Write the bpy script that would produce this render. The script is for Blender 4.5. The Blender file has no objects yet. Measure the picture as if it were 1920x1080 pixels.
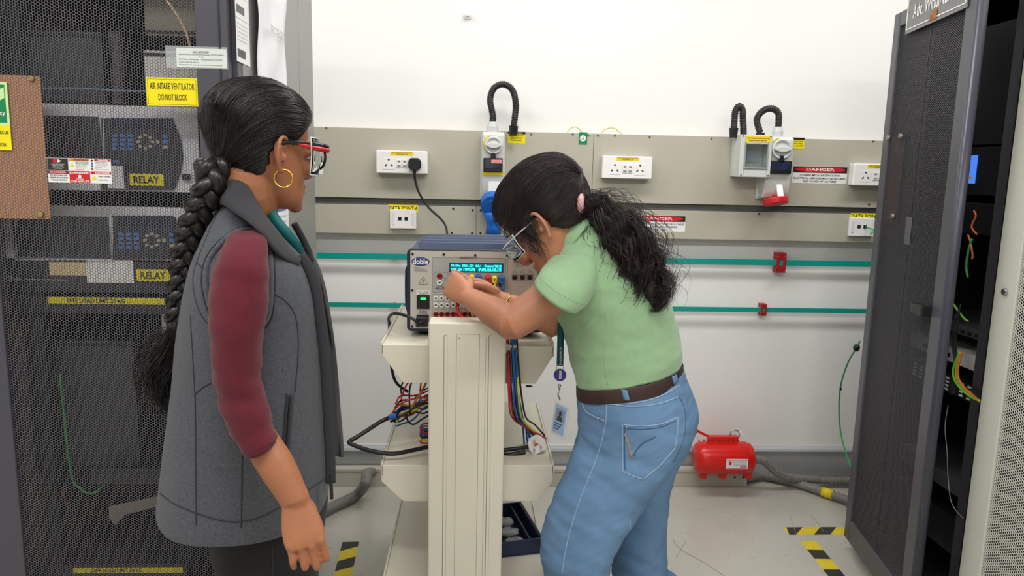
import bpy, bmesh, math, random
import numpy as np
from mathutils import Vector, Matrix
random.seed(7); RNG=np.random.default_rng(7)
S=bpy.context.scene
COL=S.collection
# ---------------- camera ----------------
F=1380.0; CH=1.42; PIT=math.radians(9.0); ROL=math.radians(1.25); YAW=math.radians(3.0)
_f=Vector((math.sin(YAW)*math.cos(PIT),math.cos(YAW)*math.cos(PIT),-math.sin(PIT)))
_r0=Vector((math.cos(YAW),-math.sin(YAW),0)); _u0=_r0.cross(_f)
_r=_r0*math.cos(ROL)+_u0*math.sin(ROL); _u=_r.cross(_f)
CAMP=Vector((0,0,CH))
cd=bpy.data.cameras.new('camera'); cam=bpy.data.objects.new('camera',cd); COL.objects.link(cam)
cam.matrix_world=Matrix(((_r.x,_u.x,-_f.x,0),(_r.y,_u.y,-_f.y,0),(_r.z,_u.z,-_f.z,CH),(0,0,0,1)))
cd.sensor_width=36; cd.lens=36*F/1920; cd.clip_start=0.02
S.camera=cam
# ---------------- light and exposure ----------------
S.view_settings.view_transform='Standard'; S.view_settings.look='None'
S.view_settings.gamma=1; S.view_settings.use_curve_mapping=False
S.view_settings.exposure=0.0
W=bpy.data.worlds.new('world'); S.world=W; W.use_nodes=True
W.node_tree.nodes['Background'].inputs[0].default_value=(.9,.95,1,1)
W.node_tree.nodes['Background'].inputs[1].default_value=0.15
LIGHT_E=20.0
LIGHTS=[(-1.1,2.3),(0.45,2.3),(2.0,2.3),(-1.5,.3),(0.0,.3),(1.5,.3),(0,-2.0)]  # overhead row and rear panel are unseen fill, added to light the fronts
CEIL=2.8
def area(x,y,e):
    ld=bpy.data.lights.new('ceiling_lamp','AREA'); ld.shape='RECTANGLE'; ld.size=1.15; ld.size_y=.3; ld.energy=e; ld.color=(1.0,.99,.985)
    o=bpy.data.objects.new('ceiling_lamp',ld); o.location=(x,y,CEIL-.03); COL.objects.link(o); return o
for x,y in LIGHTS: area(x,y,LIGHT_E*(.8 if y>1 else 1.15))

def at(px,py,Y):
    d=_f*F+_r*(px-960)-_u*(py-540); return CAMP+d*(Y/d.y)
def atX(px,py,X):
    d=_f*F+_r*(px-960)-_u*(py-540); return CAMP+d*(X/d.x)
def atZ(px,py,Z):
    d=_f*F+_r*(px-960)-_u*(py-540); return CAMP+d*((Z-CH)/d.z)
# ---------------- materials ----------------
MATS={}
def lin(c):
    return tuple(((x/255)/12.92 if x/255<=.04045 else ((x/255+.055)/1.055)**2.4) for x in c)
def mat(name,rgb,rough=.5,metal=0,var=.06,scale=8,bump=0,bscale=200,emit=0,trans=0,ior=1.45,alpha=1,sheen=0,coat=0,stretch=None,sss=0,spec=None):
    if name in MATS: return MATS[name]
    m=bpy.data.materials.new(name); m.use_nodes=True; nt=m.node_tree; b=nt.nodes['Principled BSDF']
    c=lin(rgb)
    b.inputs['Roughness'].default_value=rough; b.inputs['Metallic'].default_value=metal
    if spec is not None: b.inputs['Specular IOR Level'].default_value=spec
    tc=nt.nodes.new('ShaderNodeTexCoord')
    src=tc.outputs['Object']
    if stretch:
        mp=nt.nodes.new('ShaderNodeMapping'); mp.inputs['Scale'].default_value=stretch
        nt.links.new(src,mp.inputs[0]); src=mp.outputs[0]
    n=nt.nodes.new('ShaderNodeTexNoise'); n.inputs['Scale'].default_value=scale; n.inputs['Detail'].default_value=5
    nt.links.new(src,n.inputs['Vector'])
    r=nt.nodes.new('ShaderNodeValToRGB')
    r.color_ramp.elements[0].position=.3; r.color_ramp.elements[1].position=.7
    r.color_ramp.elements[0].color=(*[x*(1-var) for x in c],1); r.color_ramp.elements[1].color=(*[min(1,x*(1+var)) for x in c],1)
    nt.links.new(n.outputs['Fac'],r.inputs[0]); nt.links.new(r.outputs[0],b.inputs['Base Color'])
    if bump:
        n2=nt.nodes.new('ShaderNodeTexNoise'); n2.inputs['Scale'].default_value=bscale; n2.inputs['Detail'].default_value=3
        nt.links.new(src,n2.inputs['Vector'])
        bp=nt.nodes.new('ShaderNodeBump'); bp.inputs['Strength'].default_value=bump; bp.inputs['Distance'].default_value=.002
        nt.links.new(n2.outputs['Fac'],bp.inputs['Height']); nt.links.new(bp.outputs[0],b.inputs['Normal'])
    if emit:
        b.inputs['Emission Color'].default_value=(*c,1); b.inputs['Emission Strength'].default_value=emit
    b.inputs['Transmission Weight'].default_value=trans; b.inputs['IOR'].default_value=ior
    if alpha<1: b.inputs['Alpha'].default_value=alpha
    if sheen: b.inputs['Sheen Weight'].default_value=sheen
    if coat: b.inputs['Coat Weight'].default_value=coat
    if sss:
        b.inputs['Subsurface Weight'].default_value=sss; b.inputs['Subsurface Radius'].default_value=(.6,.25,.15); b.inputs['Subsurface Scale'].default_value=.008
    MATS[name]=m; return m
# ---------------- mesh builder ----------------
class MB:
    def __init__(s): s.v=[]; s.f=[]
    def add(s,vs,fs):
        o=len(s.v); s.v+= [tuple(v) for v in vs]; s.f+=[tuple(i+o for i in f) for f in fs]; return s
    def box(s,x0,x1,y0,y1,z0,z1):
        v=[(x,y,z) for x in (x0,x1) for y in (y0,y1) for z in (z0,z1)]
        return s.add(v,[(0,1,3,2),(4,6,7,5),(0,4,5,1),(2,3,7,6),(0,2,6,4),(1,5,7,3)])
    def prism(s,poly,d0,d1,axis='y'):
        # poly: list of (a,b) ccw; extruded along axis
        def p(a,b,d):
            return (a,d,b) if axis=='y' else ((d,a,b) if axis=='x' else (a,b,d))
        n=len(poly); v=[p(a,b,d0) for a,b in poly]+[p(a,b,d1) for a,b in poly]
        f=[tuple(range(n)),tuple(range(2*n-1,n-1,-1))]+[(i,i+n,(i+1)%n+n,(i+1)%n) for i in range(n)]
        return s.add(v,f)
    def loft(s,rings,cap=True,close=True):
        n=len(rings[0]); o=len(s.v)
        for r in rings: s.v+=[tuple(q) for q in r]
        m=len(rings)
        for k in range(m-1):
            for i in range(n if close else n-1):
                j=(i+1)%n; s.f.append((o+k*n+i,o+k*n+j,o+(k+1)*n+j,o+(k+1)*n+i))
        if cap:
            s.f.append(tuple(o+i for i in range(n-1,-1,-1))); s.f.append(tuple(o+(m-1)*n+i for i in range(n)))
        return s
    def tube(s,pts,rad,seg=10,cap=True,flat=None,up=None,sub=0):
        pts=[Vector(p) for p in pts]
        if not hasattr(rad,'__len__'): rad=[rad]*len(pts)
        rad=list(rad)
        fl=[1.0]*len(pts) if flat is None else (list(flat) if hasattr(flat,'__len__') else [flat]*len(pts))
        if sub: pts,(rad,fl)=spline(pts,sub,[rad,fl])
        rings=[]; prev=None
        for i,p in enumerate(pts):
            t=(pts[min(i+1,len(pts)-1)]-pts[max(i-1,0)])
            if t.length<1e-9: t=Vector((0,0,1))
            t.normalize()
            if up is not None:
                a=Vector(up); a=a-t*a.dot(t)
                if a.length<1e-3: a=prev or Vector((1,0,0))
                a.normalize()
            elif prev is None:
                a=t.orthogonal().normalized()
            else:
                a=prev-t*prev.dot(t); a.normalize()
            prev=a; b=t.cross(a)
            rings.append([p+(a*math.cos(w)*fl[i]+b*math.sin(w))*rad[i] for w in [2*math.pi*k/seg for k in range(seg)]])
        return s.loft(rings,cap)
    def cyl(s,p0,p1,r0,r1=None,seg=16):
        return s.tube([p0,p1],[r0,r0 if r1 is None else r1],seg)
    def disc(s,c,r,h,axis='y',seg=20,r1=None):
        c=Vector(c); d={'x':Vector((1,0,0)),'y':Vector((0,1,0)),'z':Vector((0,0,1))}[axis]
        return s.cyl(c,c+d*h,r,r1,seg)
    def ball(s,c,rx,ry=None,rz=None,seg=16,rg=10,M=None):
        ry=rx if ry is None else ry; rz=rx if rz is None else rz; c=Vector(c); rings=[]
        for k in range(rg+1):
            a=-math.pi/2+math.pi*k/rg; ca=max(math.cos(a),.02)
            ring=[]
            for i in range(seg):
                q=Vector((rx*ca*math.cos(2*math.pi*i/seg),ry*ca*math.sin(2*math.pi*i/seg),rz*math.sin(a)))
                ring.append(c+(M@q if M else q))
            rings.append(ring)
        return s.loft(rings)
    def torus(s,c,R,r,axis='y',seg=32,rs=8,arc=1.0,a0=0,sx=1):
        c=Vector(c); pts=[]
        n=int(seg*arc)+1
        for i in range(n):
            a=a0+2*math.pi*arc*i/(n-1); x,z=R*math.cos(a)*sx,R*math.sin(a)
            pts.append(c+(Vector((x,0,z)) if axis=='y' else Vector((0,x,z)) if axis=='x' else Vector((x,z,0))))
        return s.tube(pts,r,rs,cap=arc<1)
    def xf(s,M,start=0):
        for i in range(start,len(s.v)): s.v[i]=tuple(M@Vector(s.v[i]))
        return s
    def mesh(s,name):
        me=bpy.data.meshes.new(name); me.from_pydata(s.v,[],s.f); me.validate(); me.update(); return me
def spline(pts,sub,chans=()):
    P=[Vector(p) for p in pts]; out=[]; n=len(P); oc=[[] for _ in chans]
    for i in range(n-1):
        p0=P[max(i-1,0)];p1=P[i];p2=P[i+1];p3=P[min(i+2,n-1)]
        for k in range(sub):
            t=k/sub; out.append(.5*((2*p1)+(p2-p0)*t+(2*p0-5*p1+4*p2-p3)*t*t+(3*p1-p0-3*p2+p3)*t**3))
            for c,o in zip(chans,oc):
                tt=t*t*(3-2*t); o.append(c[i]*(1-tt)+c[i+1]*tt)
    out.append(P[-1])
    for c,o in zip(chans,oc): o.append(c[-1])
    return (out,oc) if chans else out
def fixn(me):
    bm=bmesh.new(); bm.from_mesh(me); bmesh.ops.recalc_face_normals(bm,faces=bm.faces); bm.to_mesh(me); bm.free()
def part(name,mb,m,parent=None,smooth=False,bevel=0,label=None,kind=None,sub=0,solid=0,segs=2):
    me=mb.mesh(name) if isinstance(mb,MB) else mb
    if isinstance(mb,MB): fixn(me)
    if m and not me.materials: me.materials.append(m)
    o=bpy.data.objects.new(name,me); COL.objects.link(o)
    if parent: o.parent=parent
    if smooth: me.shade_smooth()
    if solid:
        q=o.modifiers.new('s','SOLIDIFY'); q.thickness=solid; q.offset=0
    if bevel:
        q=o.modifiers.new('b','BEVEL'); q.width=bevel; q.segments=segs; q.limit_method='ANGLE'; q.angle_limit=.6
        me.shade_smooth(); q.harden_normals=True
    if sub:
        q=o.modifiers.new('u','SUBSURF'); q.levels=sub; q.render_levels=sub; me.shade_smooth()
    if label: o['label']=label
    if kind: o['kind']=kind
    return o
def tag(o,label=None,cat=None,group=None,kind=None):
    if label: o['label']=label
    if cat: o['category']=cat
    if group: o['group']=group
    if kind: o['kind']=kind
    return o
def thing(name,label,cat,loc=(0,0,0),rz=0,group=None,kind=None):
    o=bpy.data.objects.new(name,None); COL.objects.link(o); o.location=loc; o.rotation_euler=(0,0,rz); o.empty_display_size=.05
    return tag(o,label,cat,group,kind)
def text(s,x,z,w,h,m,parent,y=0,bold=0,name='lettering',M=None,flip=False):
    """lettering fitted to the box x..x+w, z..z+h in the xz-plane at depth y, reading from -y"""
    cu=bpy.data.curves.new('t','FONT'); cu.body=s; cu.extrude=0.0; cu.offset=bold; cu.size=1; cu.align_x='CENTER'
    cu.resolution_u=2
    ob=bpy.data.objects.new('t',cu); me=bpy.data.meshes.new_from_object(ob)
    bpy.data.objects.remove(ob); bpy.data.curves.remove(cu)
    co=np.empty(len(me.vertices)*3); me.vertices.foreach_get('co',co); co=co.reshape(-1,3)
    if len(co)==0: return None
    mn=co.min(0); mx=co.max(0)
    X=(co[:,0]-mn[0])/(mx[0]-mn[0])*w+x; Z=(co[:,1]-mn[1])/(mx[1]-mn[1])*h+z
    out=np.stack([X,np.full(len(X),y),Z],1)
    if M is not None:
        out=np.array([tuple(M@Vector(q)) for q in out])
    me.vertices.foreach_set('co',out.ravel()); me.name=name
    me.materials.clear(); me.materials.append(m); me.update()
    o=bpy.data.objects.new(name,me); COL.objects.link(o)
    if parent: o.parent=parent
    return o
def dup(o,loc=None,label=None,parent=None):
    c=o.copy(); COL.objects.link(c)
    if parent: c.parent=parent
    if loc is not None: c.location=loc
    if label: c['label']=label
    for ch in list(o.children): dup(ch,None,None,c)
    return c
def rrect(x0,x1,z0,z1,r,n=5):
    out=[]
    for cx,cz,a0 in ((x1-r,z0+r,-90),(x1-r,z1-r,0),(x0+r,z1-r,90),(x0+r,z0+r,180)):
        for k in range(n+1):
            a=math.radians(a0+90*k/n); out.append((cx+r*math.cos(a),cz+r*math.sin(a)))
    return out
M_WHITE=mat('white_plastic',(236,234,230),.35,var=.01)
M_BLACK=mat('black_plastic',(26,26,28),.4,var=.1)
M_BLK=mat('black_print',(18,18,18),.6,var=.02)
M_YEL=mat('yellow_label',(240,222,8),.45,var=.02)
M_WPR=mat('white_print',(232,232,230),.6,var=.02)
M_RED=mat('red_print',(200,26,34),.5,var=.03)
M_STEEL=mat('steel',(175,175,172),.3,1,var=.05)
M_GREEN=mat('green_print',(0,128,72),.5,var=.02)
# ================= room =================
WY=3.24; RY=3.18
def struct(name,mb,m,**k):
    o=part(name,mb,m,**k); o['kind']='structure'; return o
m_wall=mat('wall_paint',(233,232,229),.55,var=.012,scale=2,bump=.05,bscale=90)
m_wall2=mat('wall_panel_paint',(222,224,226),.3,var=.02,scale=1.5)
struct('wall_back',MB().box(-2.6,3.2,WY,WY+.1,0,CEIL),m_wall)
struct('ceiling',MB().box(-2.6,3.2,-3.4,WY,CEIL,CEIL+.1),mat('ceiling_tile',(225,225,222),.8,bump=.2,bscale=60))
struct('wall_left',MB().box(-2.7,-2.6,-3.4,WY+.1,0,CEIL),m_wall)
struct('wall_right',MB().box(3.2,3.3,-3.4,WY+.1,0,CEIL),m_wall)
struct('wall_front',MB().box(-2.7,3.3,-3.5,-3.4,0,CEIL),m_wall)
# floor : glossy worn epoxy
mf=mat('floor_epoxy',(186,183,173),.25,var=.05,scale=2.2,coat=.3)
nt=mf.node_tree; b=nt.nodes['Principled BSDF']
tc=nt.nodes.new('ShaderNodeTexCoord'); n=nt.nodes.new('ShaderNodeTexNoise'); n.inputs['Scale'].default_value=55; n.inputs['Detail'].default_value=4
nt.links.new(tc.outputs['Object'],n.inputs['Vector'])
rp=nt.nodes.new('ShaderNodeValToRGB'); rp.color_ramp.elements[0].position=.72; rp.color_ramp.elements[1].position=.76
mx=nt.nodes.new('ShaderNodeMixRGB'); mx.inputs[2].default_value=(*lin((128,122,112)),1)
old=b.inputs['Base Color'].links[0].from_socket
nt.links.new(n.outputs['Fac'],rp.inputs[0]); nt.links.new(rp.outputs[0],mx.inputs[0]); nt.links.new(old,mx.inputs[1]); nt.links.new(mx.outputs[0],b.inputs['Base Color'])
n3=nt.nodes.new('ShaderNodeTexNoise'); n3.inputs['Scale'].default_value=6; n3.inputs['Detail'].default_value=6
nt.links.new(tc.outputs['Object'],n3.inputs['Vector'])
mr=nt.nodes.new('ShaderNodeMapRange'); mr.inputs[3].default_value=.18; mr.inputs[4].default_value=.42
nt.links.new(n3.outputs['Fac'],mr.inputs[0]); nt.links.new(mr.outputs[0],b.inputs['Roughness'])
struct('floor',MB().box(-2.7,3.3,-3.5,WY+.1,-.1,0),mf)
# scuffs and worn tape marks on the floor (flat residue)
m_tapey=mat('hazard_yellow',(226,200,40),.45,var=.06,scale=30); m_tapek=mat('hazard_black',(48,46,44),.5,var=.1,scale=30)
# skirting: aluminium strip, trunking below
m_alu=mat('skirting_aluminium',(176,178,178),.4,.45,var=.04,scale=3,stretch=(.3,1,8))
m_trunk=mat('trunking_grey',(188,184,170),.45,var=.02)
struct('baseboard_back',MB().box(-.9,2.6,WY-.022,WY,.035,.150).box(-.9,2.6,WY-.03,WY,.150,.156),m_alu,bevel=.001)
struct('trim_1',MB().box(-.9,2.6,WY-.004,WY,.156,.175),m_wall2)
t=thing('floor_trunking','beige metal floor trunking running along the skirting behind the cart','trunking',(0,0,0))
xr=at(1400,890,WY-.06).x
part('body',MB().box(-.9,xr,WY-.07,WY-.03,0,.072),m_trunk,t,bevel=.002)
part('lid',MB().box(-.9,xr-.001,WY-.074,WY-.031,.072,.086),m_trunk,t,bevel=.002)
for q in (1378,1394):
    p=at(q,888,WY-.07); part('screw',MB().disc((p.x,WY-.072,.045),.005,.003,seg=10),M_BLK,t)
# ---- ceiling lights and added fill panels (diffuser shown in reflections)
m_diff=mat('lamp_diffuser',(255,252,245),.6,emit=3.0,var=0)
first=None
for i,(x,y) in enumerate(LIGHTS):
    l=thing('ceiling_light',('left panel of the ceiling light row nearest the back wall','middle panel of the ceiling light row nearest the back wall','right panel of the ceiling light row nearest the back wall','left panel of the added fill light row overhead','middle panel of the added fill light row overhead','right panel of the added fill light row overhead','single added fill light panel at the rear of the room')[i],'light',(x,y,CEIL),group='ceiling light panels')
    fr=MB().box(-.6,.6,-.17,.17,-.018,0)
    part('frame',fr,M_WHITE,l,bevel=.002); part('diffuser',MB().box(-.57,.57,-.145,.145,-.022,-.018),m_diff,l)
# ---- raceways ----
m_race=mat('raceway_paint',(178,174,158),.42,var=.012,scale=3)
m_gap=mat('raceway_gap',(92,90,86),.5,var=.05)
def zr(py,px=1000): return at(px,py,RY).z
def raceway(name,label,z0,z1,joints,screws,dp):
    t=thing(name,label,'cable raceway')
    part('back_box',MB().box(-1.3,2.4,RY+.004,WY-.0005,z0+.002,z1-.002),m_race,t)
    xs=[-1.3]+joints+[2.4]
    for a,b2 in zip(xs[:-1],xs[1:]):
        part('cover_panel',MB().box(a+.0012,b2-.0012,RY-.0015,RY+.004,z0,z1),m_race,t,bevel=.0012)
    for (px,py) in screws:
        p=at(px,py,RY); part('screw',MB().disc((p.x,RY-.0035,p.z),.0045,.003,seg=10),M_BLK if py>380 else m_gap,t)
    return t
zt1=at(1100,250,RY).z; zt0=at(1100,379,RY).z
zl1=at(1100,391.5,RY).z; zl0=at(1100,445,RY).z
jx=at(1110,350,RY).x; jl=at(893,415,RY).x
raceway('power_raceway','wide upper beige metal raceway carrying the power sockets',zt0,zt1,[jx],[(612,240),(1074,252),(1103,254),(1121,254),(1153,254),(1218,257),(1334,260),(1637,265),(1629,383),(996,252)],0)
raceway('data_raceway','narrow lower beige metal raceway carrying the data points',zl0,zl1,[jl],[(850,391),(886,394),(901,394),(847,437),(885,437),(901,437),(1423,401)],0)
struct('trim_2',MB().box(-1.3,2.4,RY+.012,WY,zl1-.002,zt0+.002),m_gap)
# ---- earth bars ----
m_teal=mat('teal_earth_bar',(22,150,138),.3,var=.03,scale=5)
m_ins=mat('red_insulator',(160,28,38),.4)
for (ya,label,ins,hh) in ((487,'upper teal painted earth bar running along the wall',[(1463,493)],.026),(577,'lower teal painted earth bar running along the wall',[(1431,578)],.021)):
    z=at(1110,ya,WY-.035).z
    t=thing('earth_bar',label,'earth bar',(0,WY-.035,z))
    part('bar',MB().box(-1.2,2.35,-.003,.003,-hh/2,hh/2),m_teal,t,bevel=.0008)
    for px,py in ins:
        x=at(px,py,WY-.03).x; k=1 if hh>.024 else .6
        part('insulator',MB().box(x-.022*k,x+.022*k,-.006,.035,-.045*k,-hh/2).box(x-.022*k,x+.022*k,-.006,.035,hh/2,.045*k).box(x-.022*k,x-.008*k,-.009,-.003,-.03*k,.03*k).box(x+.008*k,x+.022*k,-.009,-.003,-.03*k,.03*k),m_ins,t,bevel=.002)
    for x in (-.35,.2,1.9): part('standoff',MB().disc((x,.003,0),.009,.032),m_ins,t)
# ================= wall gear =================
m_sock=mat('socket_white',(238,236,233),.3,var=.01); m_hole=mat('socket_hole',(60,56,54),.6)
m_ypaper=mat('yellow_paper',(236,206,30),.5,var=.02)
m_greyp=mat('grey_enclosure',(205,207,204),.35,var=.015)
def round_hole(mb,x,z,r,y): mb.disc((x,y,z),r,.0008,seg=12)
def socket(px,py,label,w=.212,h=.094,plug=False):
    p=at(px,py,RY-.05); t=thing('wall_socket',label,'socket',(p.x,RY,p.z),group=None)
    part('back_box',MB().box(-w/2+.001,w/2-.001,-.042,-.0015,-h/2+.001,h/2-.001),m_sock,t,bevel=.003)
    part('face_plate',MB().box(-w/2,w/2,-.05,-.042,-h/2,h/2),m_sock,t,bevel=.004)
    for cx in (-.054,.054):
        part('socket_outlet',MB().prism(rrect(cx-.025,cx+.025,-.031,.017,.004),-.0512,-.05),m_sock,t,bevel=.0008)
        b=MB(); b.disc((cx,-.0518,.009),.0042,.0012,seg=12)
        for sx in (-1,1):
            k=len(b.v); b.box(-.0028,.0028,-.0518,-.0505,-.005,.005)
            b.xf(Matrix.Translation((cx+sx*.0115,0,-.014))@Matrix.Rotation(sx*-.75,4,'Y'),k)
        part('pin_holes',b,m_hole,t)
    for cx in (-.0115,.0115):
        sp=part('switch_module',MB().box(cx-.0095,cx+.0095,-.0535,-.05,-.022,.012),m_sock,t,bevel=.001)
        part('marking',MB().box(cx-.005,cx+.005,-.0542,-.0535,-.001,.006).box(cx-.007,cx+.007,-.0542,-.0535,-.017,-.013),mat('grey_print',(110,110,108),.6),sp)
    y=part('sticker',MB().box(-.048,.048,-.0508,-.0498,.028,.043),m_ypaper,t,label='yellow instruction sticker along top')
    text('ONLY FOR SINGLE PHASE LOAD',-.042,.0365,.084,.0035,M_BLK,y,-.0515,.01); text('USAGE MAX 13A',-.025,.0308,.05,.0035,M_BLK,y,-.0515,.01)
    return t,p
t,p=socket(753.5,304,'white double wall socket with a black plug in its right outlet')
# plug in socket
pl=thing('power_plug','black three pin plug in the white wall socket, its flex hanging down','plug',(p.x+.054,RY-.051,p.z-.006))
part('plug_body',MB().prism([(-.019,-.02),(-.010,-.027),(.010,-.027),(.019,-.02),(.019,.012),(.012,.022),(-.012,.022),(-.019,.012)],-.03,-.0005).prism([(-.0265,-.016),(-.013,-.026),(.013,-.026),(.0265,-.016),(.0265,.012),(.016,.024),(-.016,.024),(-.0265,.012)],-.016,-.0005),M_BLACK,pl,bevel=.003)
part('strain_relief',MB().cyl((0,-.017,-.024),(0,-.02,-.05),.008,.0045),M_BLACK,pl)
cp=[Vector((0,-.02,-.045))]+[at(x,y,Y)-Vector(pl.location) for x,y,Y in ((779,340,3.12),(786,362,3.12),(803,388,3.12),(826,410,3.10),(836,425,3.03),(839,445,2.85),(842,475,2.7),(848,520,2.66))]
part('flex',MB().tube(cp,.0048,8,sub=6),M_BLACK,pl,smooth=True)
socket(1176.5,314,'white double wall socket left of the two grey enclosures')
socket(1646,328,'white double wall socket half hidden by the open rack door')
def datapoint(px,py,label,used=False):
    p=at(px,py,RY-.02); w=.112;h=.082
    t=thing('data_outlet',label,'data outlet',(p.x,RY,p.z))
    part('face_plate',MB().box(-w/2,w/2,-.016,-.0015,-h/2,h/2),m_sock,t,bevel=.003)
    for sx in (-1,1):
        part('label_slot',MB().box(sx*.042-.0045,sx*.042+.0045,-.018,-.016,-.025,.028),mat('slot_white',(222,221,218),.3),t,bevel=.001)
        part('jack',MB().box(sx*.0135-.007,sx*.0135+.007,-.0175,-.016,-.005,.009),M_BLK,t)
    return t
datapoint(755.5,411,'white two port data outlet under a DATA POINT-6 label')
d2=datapoint(1617,426,'white data outlet with a green cable beside the open rack door')
def wsign(name,label,px0,py0,px1,py1,base,Y=RY-.0015,th=.001,bevel=0):
    a=at(px0,(py0+py1)/2,Y); b=at(px1,(py0+py1)/2,Y); c=at((px0+px1)/2,py0,Y); d=at((px0+px1)/2,py1,Y)
    w=b.x-a.x; h=c.z-d.z
    t=thing(name,label,'sign',((a.x+b.x)/2,Y,(c.z+d.z)/2))
    part('plate',MB().box(-w/2,w/2,-th,0,-h/2,h/2),base,t)
    return t,w,h
t,w,h=wsign('data_label','yellow DATA POINT-6 label on the lower raceway',728,384,784,397,M_YEL)
text('DATA POINT-6',-w*.47,-h*.32,w*.94,h*.62,M_BLK,t,-.0016,.012)
t,w,h=wsign('data_label','yellow DATA POINT label partly hidden by the open rack door',1595,400,1655,411,M_YEL)
text('DATA POINT-3',-w*.47,-h*.32,w*.94,h*.62,M_BLK,t,-.0016,.012)
def danger(label,box,lines,zf=.62):
    t,w,h=wsign('danger_sign',label,*box,M_WPR)
    hh=h*.38
    part('header',MB().box(-w/2+.001,w/2-.001,-.0016,-.001,h/2-hh,h/2-.001),M_BLK,t)
    el=[(w*.46*math.cos(a),h/2-hh/2+hh*.42*math.sin(a)) for a in [2*math.pi*i/40 for i in range(40)]]
    part('oval',MB().prism(el,-.0022,-.0016),M_RED,t)
    text('DANGER',-w*.26,h/2-hh*.72,w*.52,hh*.44,M_WPR,t,-.0028,.02)
    n=len(lines); dz=(h-hh-.006)/3; z=h/2-hh-.004
    for s,k in lines:
        text(s,-w*k/2,z-dz*.8,w*k,dz*.62,M_BLK,t,-.0018,.01); z-=dz
danger('DANGER sign about covered metal raceways beside the red socket',(1486,312,1588,344),[('COVERED METAL RACEWAYS FOR',.74),('ELECTRICAL SERVICES MUST BE SECURED',.95),('AND CLOSED AT ALL TIMES',.62)])
danger('DANGER sign about data cable raceways behind the wavy ponytail',(1182,404,1285,434),[('COVERED METAL RACEWAYS FOR DATA CABLES',.95),('ALWAYS KEEP THEM COVERED',.72),('AND SECURED',.34)])
danger('DANGER sign glimpsed behind the safety glasses of the braided woman',(508,290,605,325),[('COVERED METAL RACEWAYS FOR',.74),('MUST BE KEPT SECURED',.9),('AND CLOSED AT ALL TIMES',.62)])
t,w,h=wsign('caution_sign','small yellow CAUTION sign right of the blue socket enclosure',952,247,985,269,M_YEL)
part('header',MB().box(-w/2,w/2,-.0015,-.001,h*.3,h/2),M_BLK,t); text('CAUTION',-w*.3,h*.33,w*.6,h*.12,M_YEL,t,-.002,.02)
for i,s in enumerate(('PROVIDE KEY ONLY WITH','WORK APPROVED','POWER SOURCE')): text(s,-w*(.44,.3,.28)[i],h*(.1-.2*i),w*(.88,.6,.56)[i],h*.12,M_BLK,t,-.0016,.012)
t,w,h=wsign('caution_sign','small yellow CAUTION sign half hidden behind the red socket enclosure',1480,258,1508,279,M_YEL)
part('header',MB().box(-w/2,w/2,-.0015,-.001,h*.3,h/2),M_BLK,t)
for i,s in enumerate(('KEY ONLY WITH','APPROVED','SOURCE')): text(s,-w*.44,h*(.1-.2*i),w*.85,h*.12,M_BLK,t,-.0016,.012)
t,w,h=wsign('earth_sign','small green square earth symbol sign at the raceway top edge',1085,248,1101,271,M_GREEN)
part('ring',MB().disc((0,-.0016,0),.013,.0006),M_WPR,t); part('symbol',MB().box(-.001,.001,-.0022,-.0016,0,.008).box(-.007,.007,-.0022,-.0016,-.001,.001).box(-.004,.004,-.0022,-.0016,-.005,-.0035),M_GREEN,t)
t,w,h=wsign('yellow_tag','tiny yellow label behind the curly ponytail',1159,393,1176,402,M_YEL)
# wall stud + yellow wires
p=at(877,28,WY); t=thing('wall_stud','small round white knob fixed high on the wall','knob',(p.x,WY,p.z))
part('base',MB().disc((0,-.006,0),.019,.006,seg=24),M_WHITE,t,bevel=.002); part('knob',MB().cyl((0,-.006,0),(0,-.03,0),.008,.011),M_WHITE,t,bevel=.003)
for a,b2,lb in ((1060,1098,'thin yellow wire looping over the raceway beside the green earth sign'),(1124,1170,'thin yellow wire looping over the raceway left of the middle socket')):
    y0=at(a,250,RY+.03); y1=at(b2,252,RY+.03); z=zt1-.01
    pts=[(y0.x,RY+.03,z),(y0.x+.02,RY+.028,z+.028),((y0.x+y1.x)/2,RY+.025,z+.037),(y1.x-.025,RY+.028,z+.024),(y1.x,RY+.03,z)]
    tag(part('earth_wire',MB().tube(pts,.0018,6,sub=5),mat('yellow_wire',(196,188,60),.5),smooth=True),lb,'wire')
# ---- conduit (corrugated hose) ----
def hose(pts,r,pitch=.008,sub=8,seg=14,amp=.09):
    P=spline(pts,sub); L=[0]
    for a,b in zip(P[:-1],P[1:]): L.append(L[-1]+(b-a).length)
    tot=L[-1]; n=int(tot/pitch*4); out=[];rad=[]
    for i in range(n+1):
        s=tot*i/n; k=max(0,min(len(L)-2,next((j for j in range(len(L)-1) if L[j+1]>=s),len(L)-2)))
        tt=(s-L[k])/max(L[k+1]-L[k],1e-9); out.append(P[k].lerp(P[k+1],tt)); rad.append(r*(1+amp*(1 if i%4 in(0,1) else -1)))
    return MB().tube(out,rad,seg)
m_cond=mat('black_conduit',(38,38,38),.5); m_gland=mat('grey_gland',(200,202,200),.4)
def gland(mb,p,r,h=.03,up=1):
    p=Vector(p); mb.cyl(p,p+Vector((0,0,h*.55*up)),r*1.25,r*1.25,8); mb.cyl(p+Vector((0,0,h*.5*up)),p+Vector((0,0,h*up)),r*1.2,r*.9,14)
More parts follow.
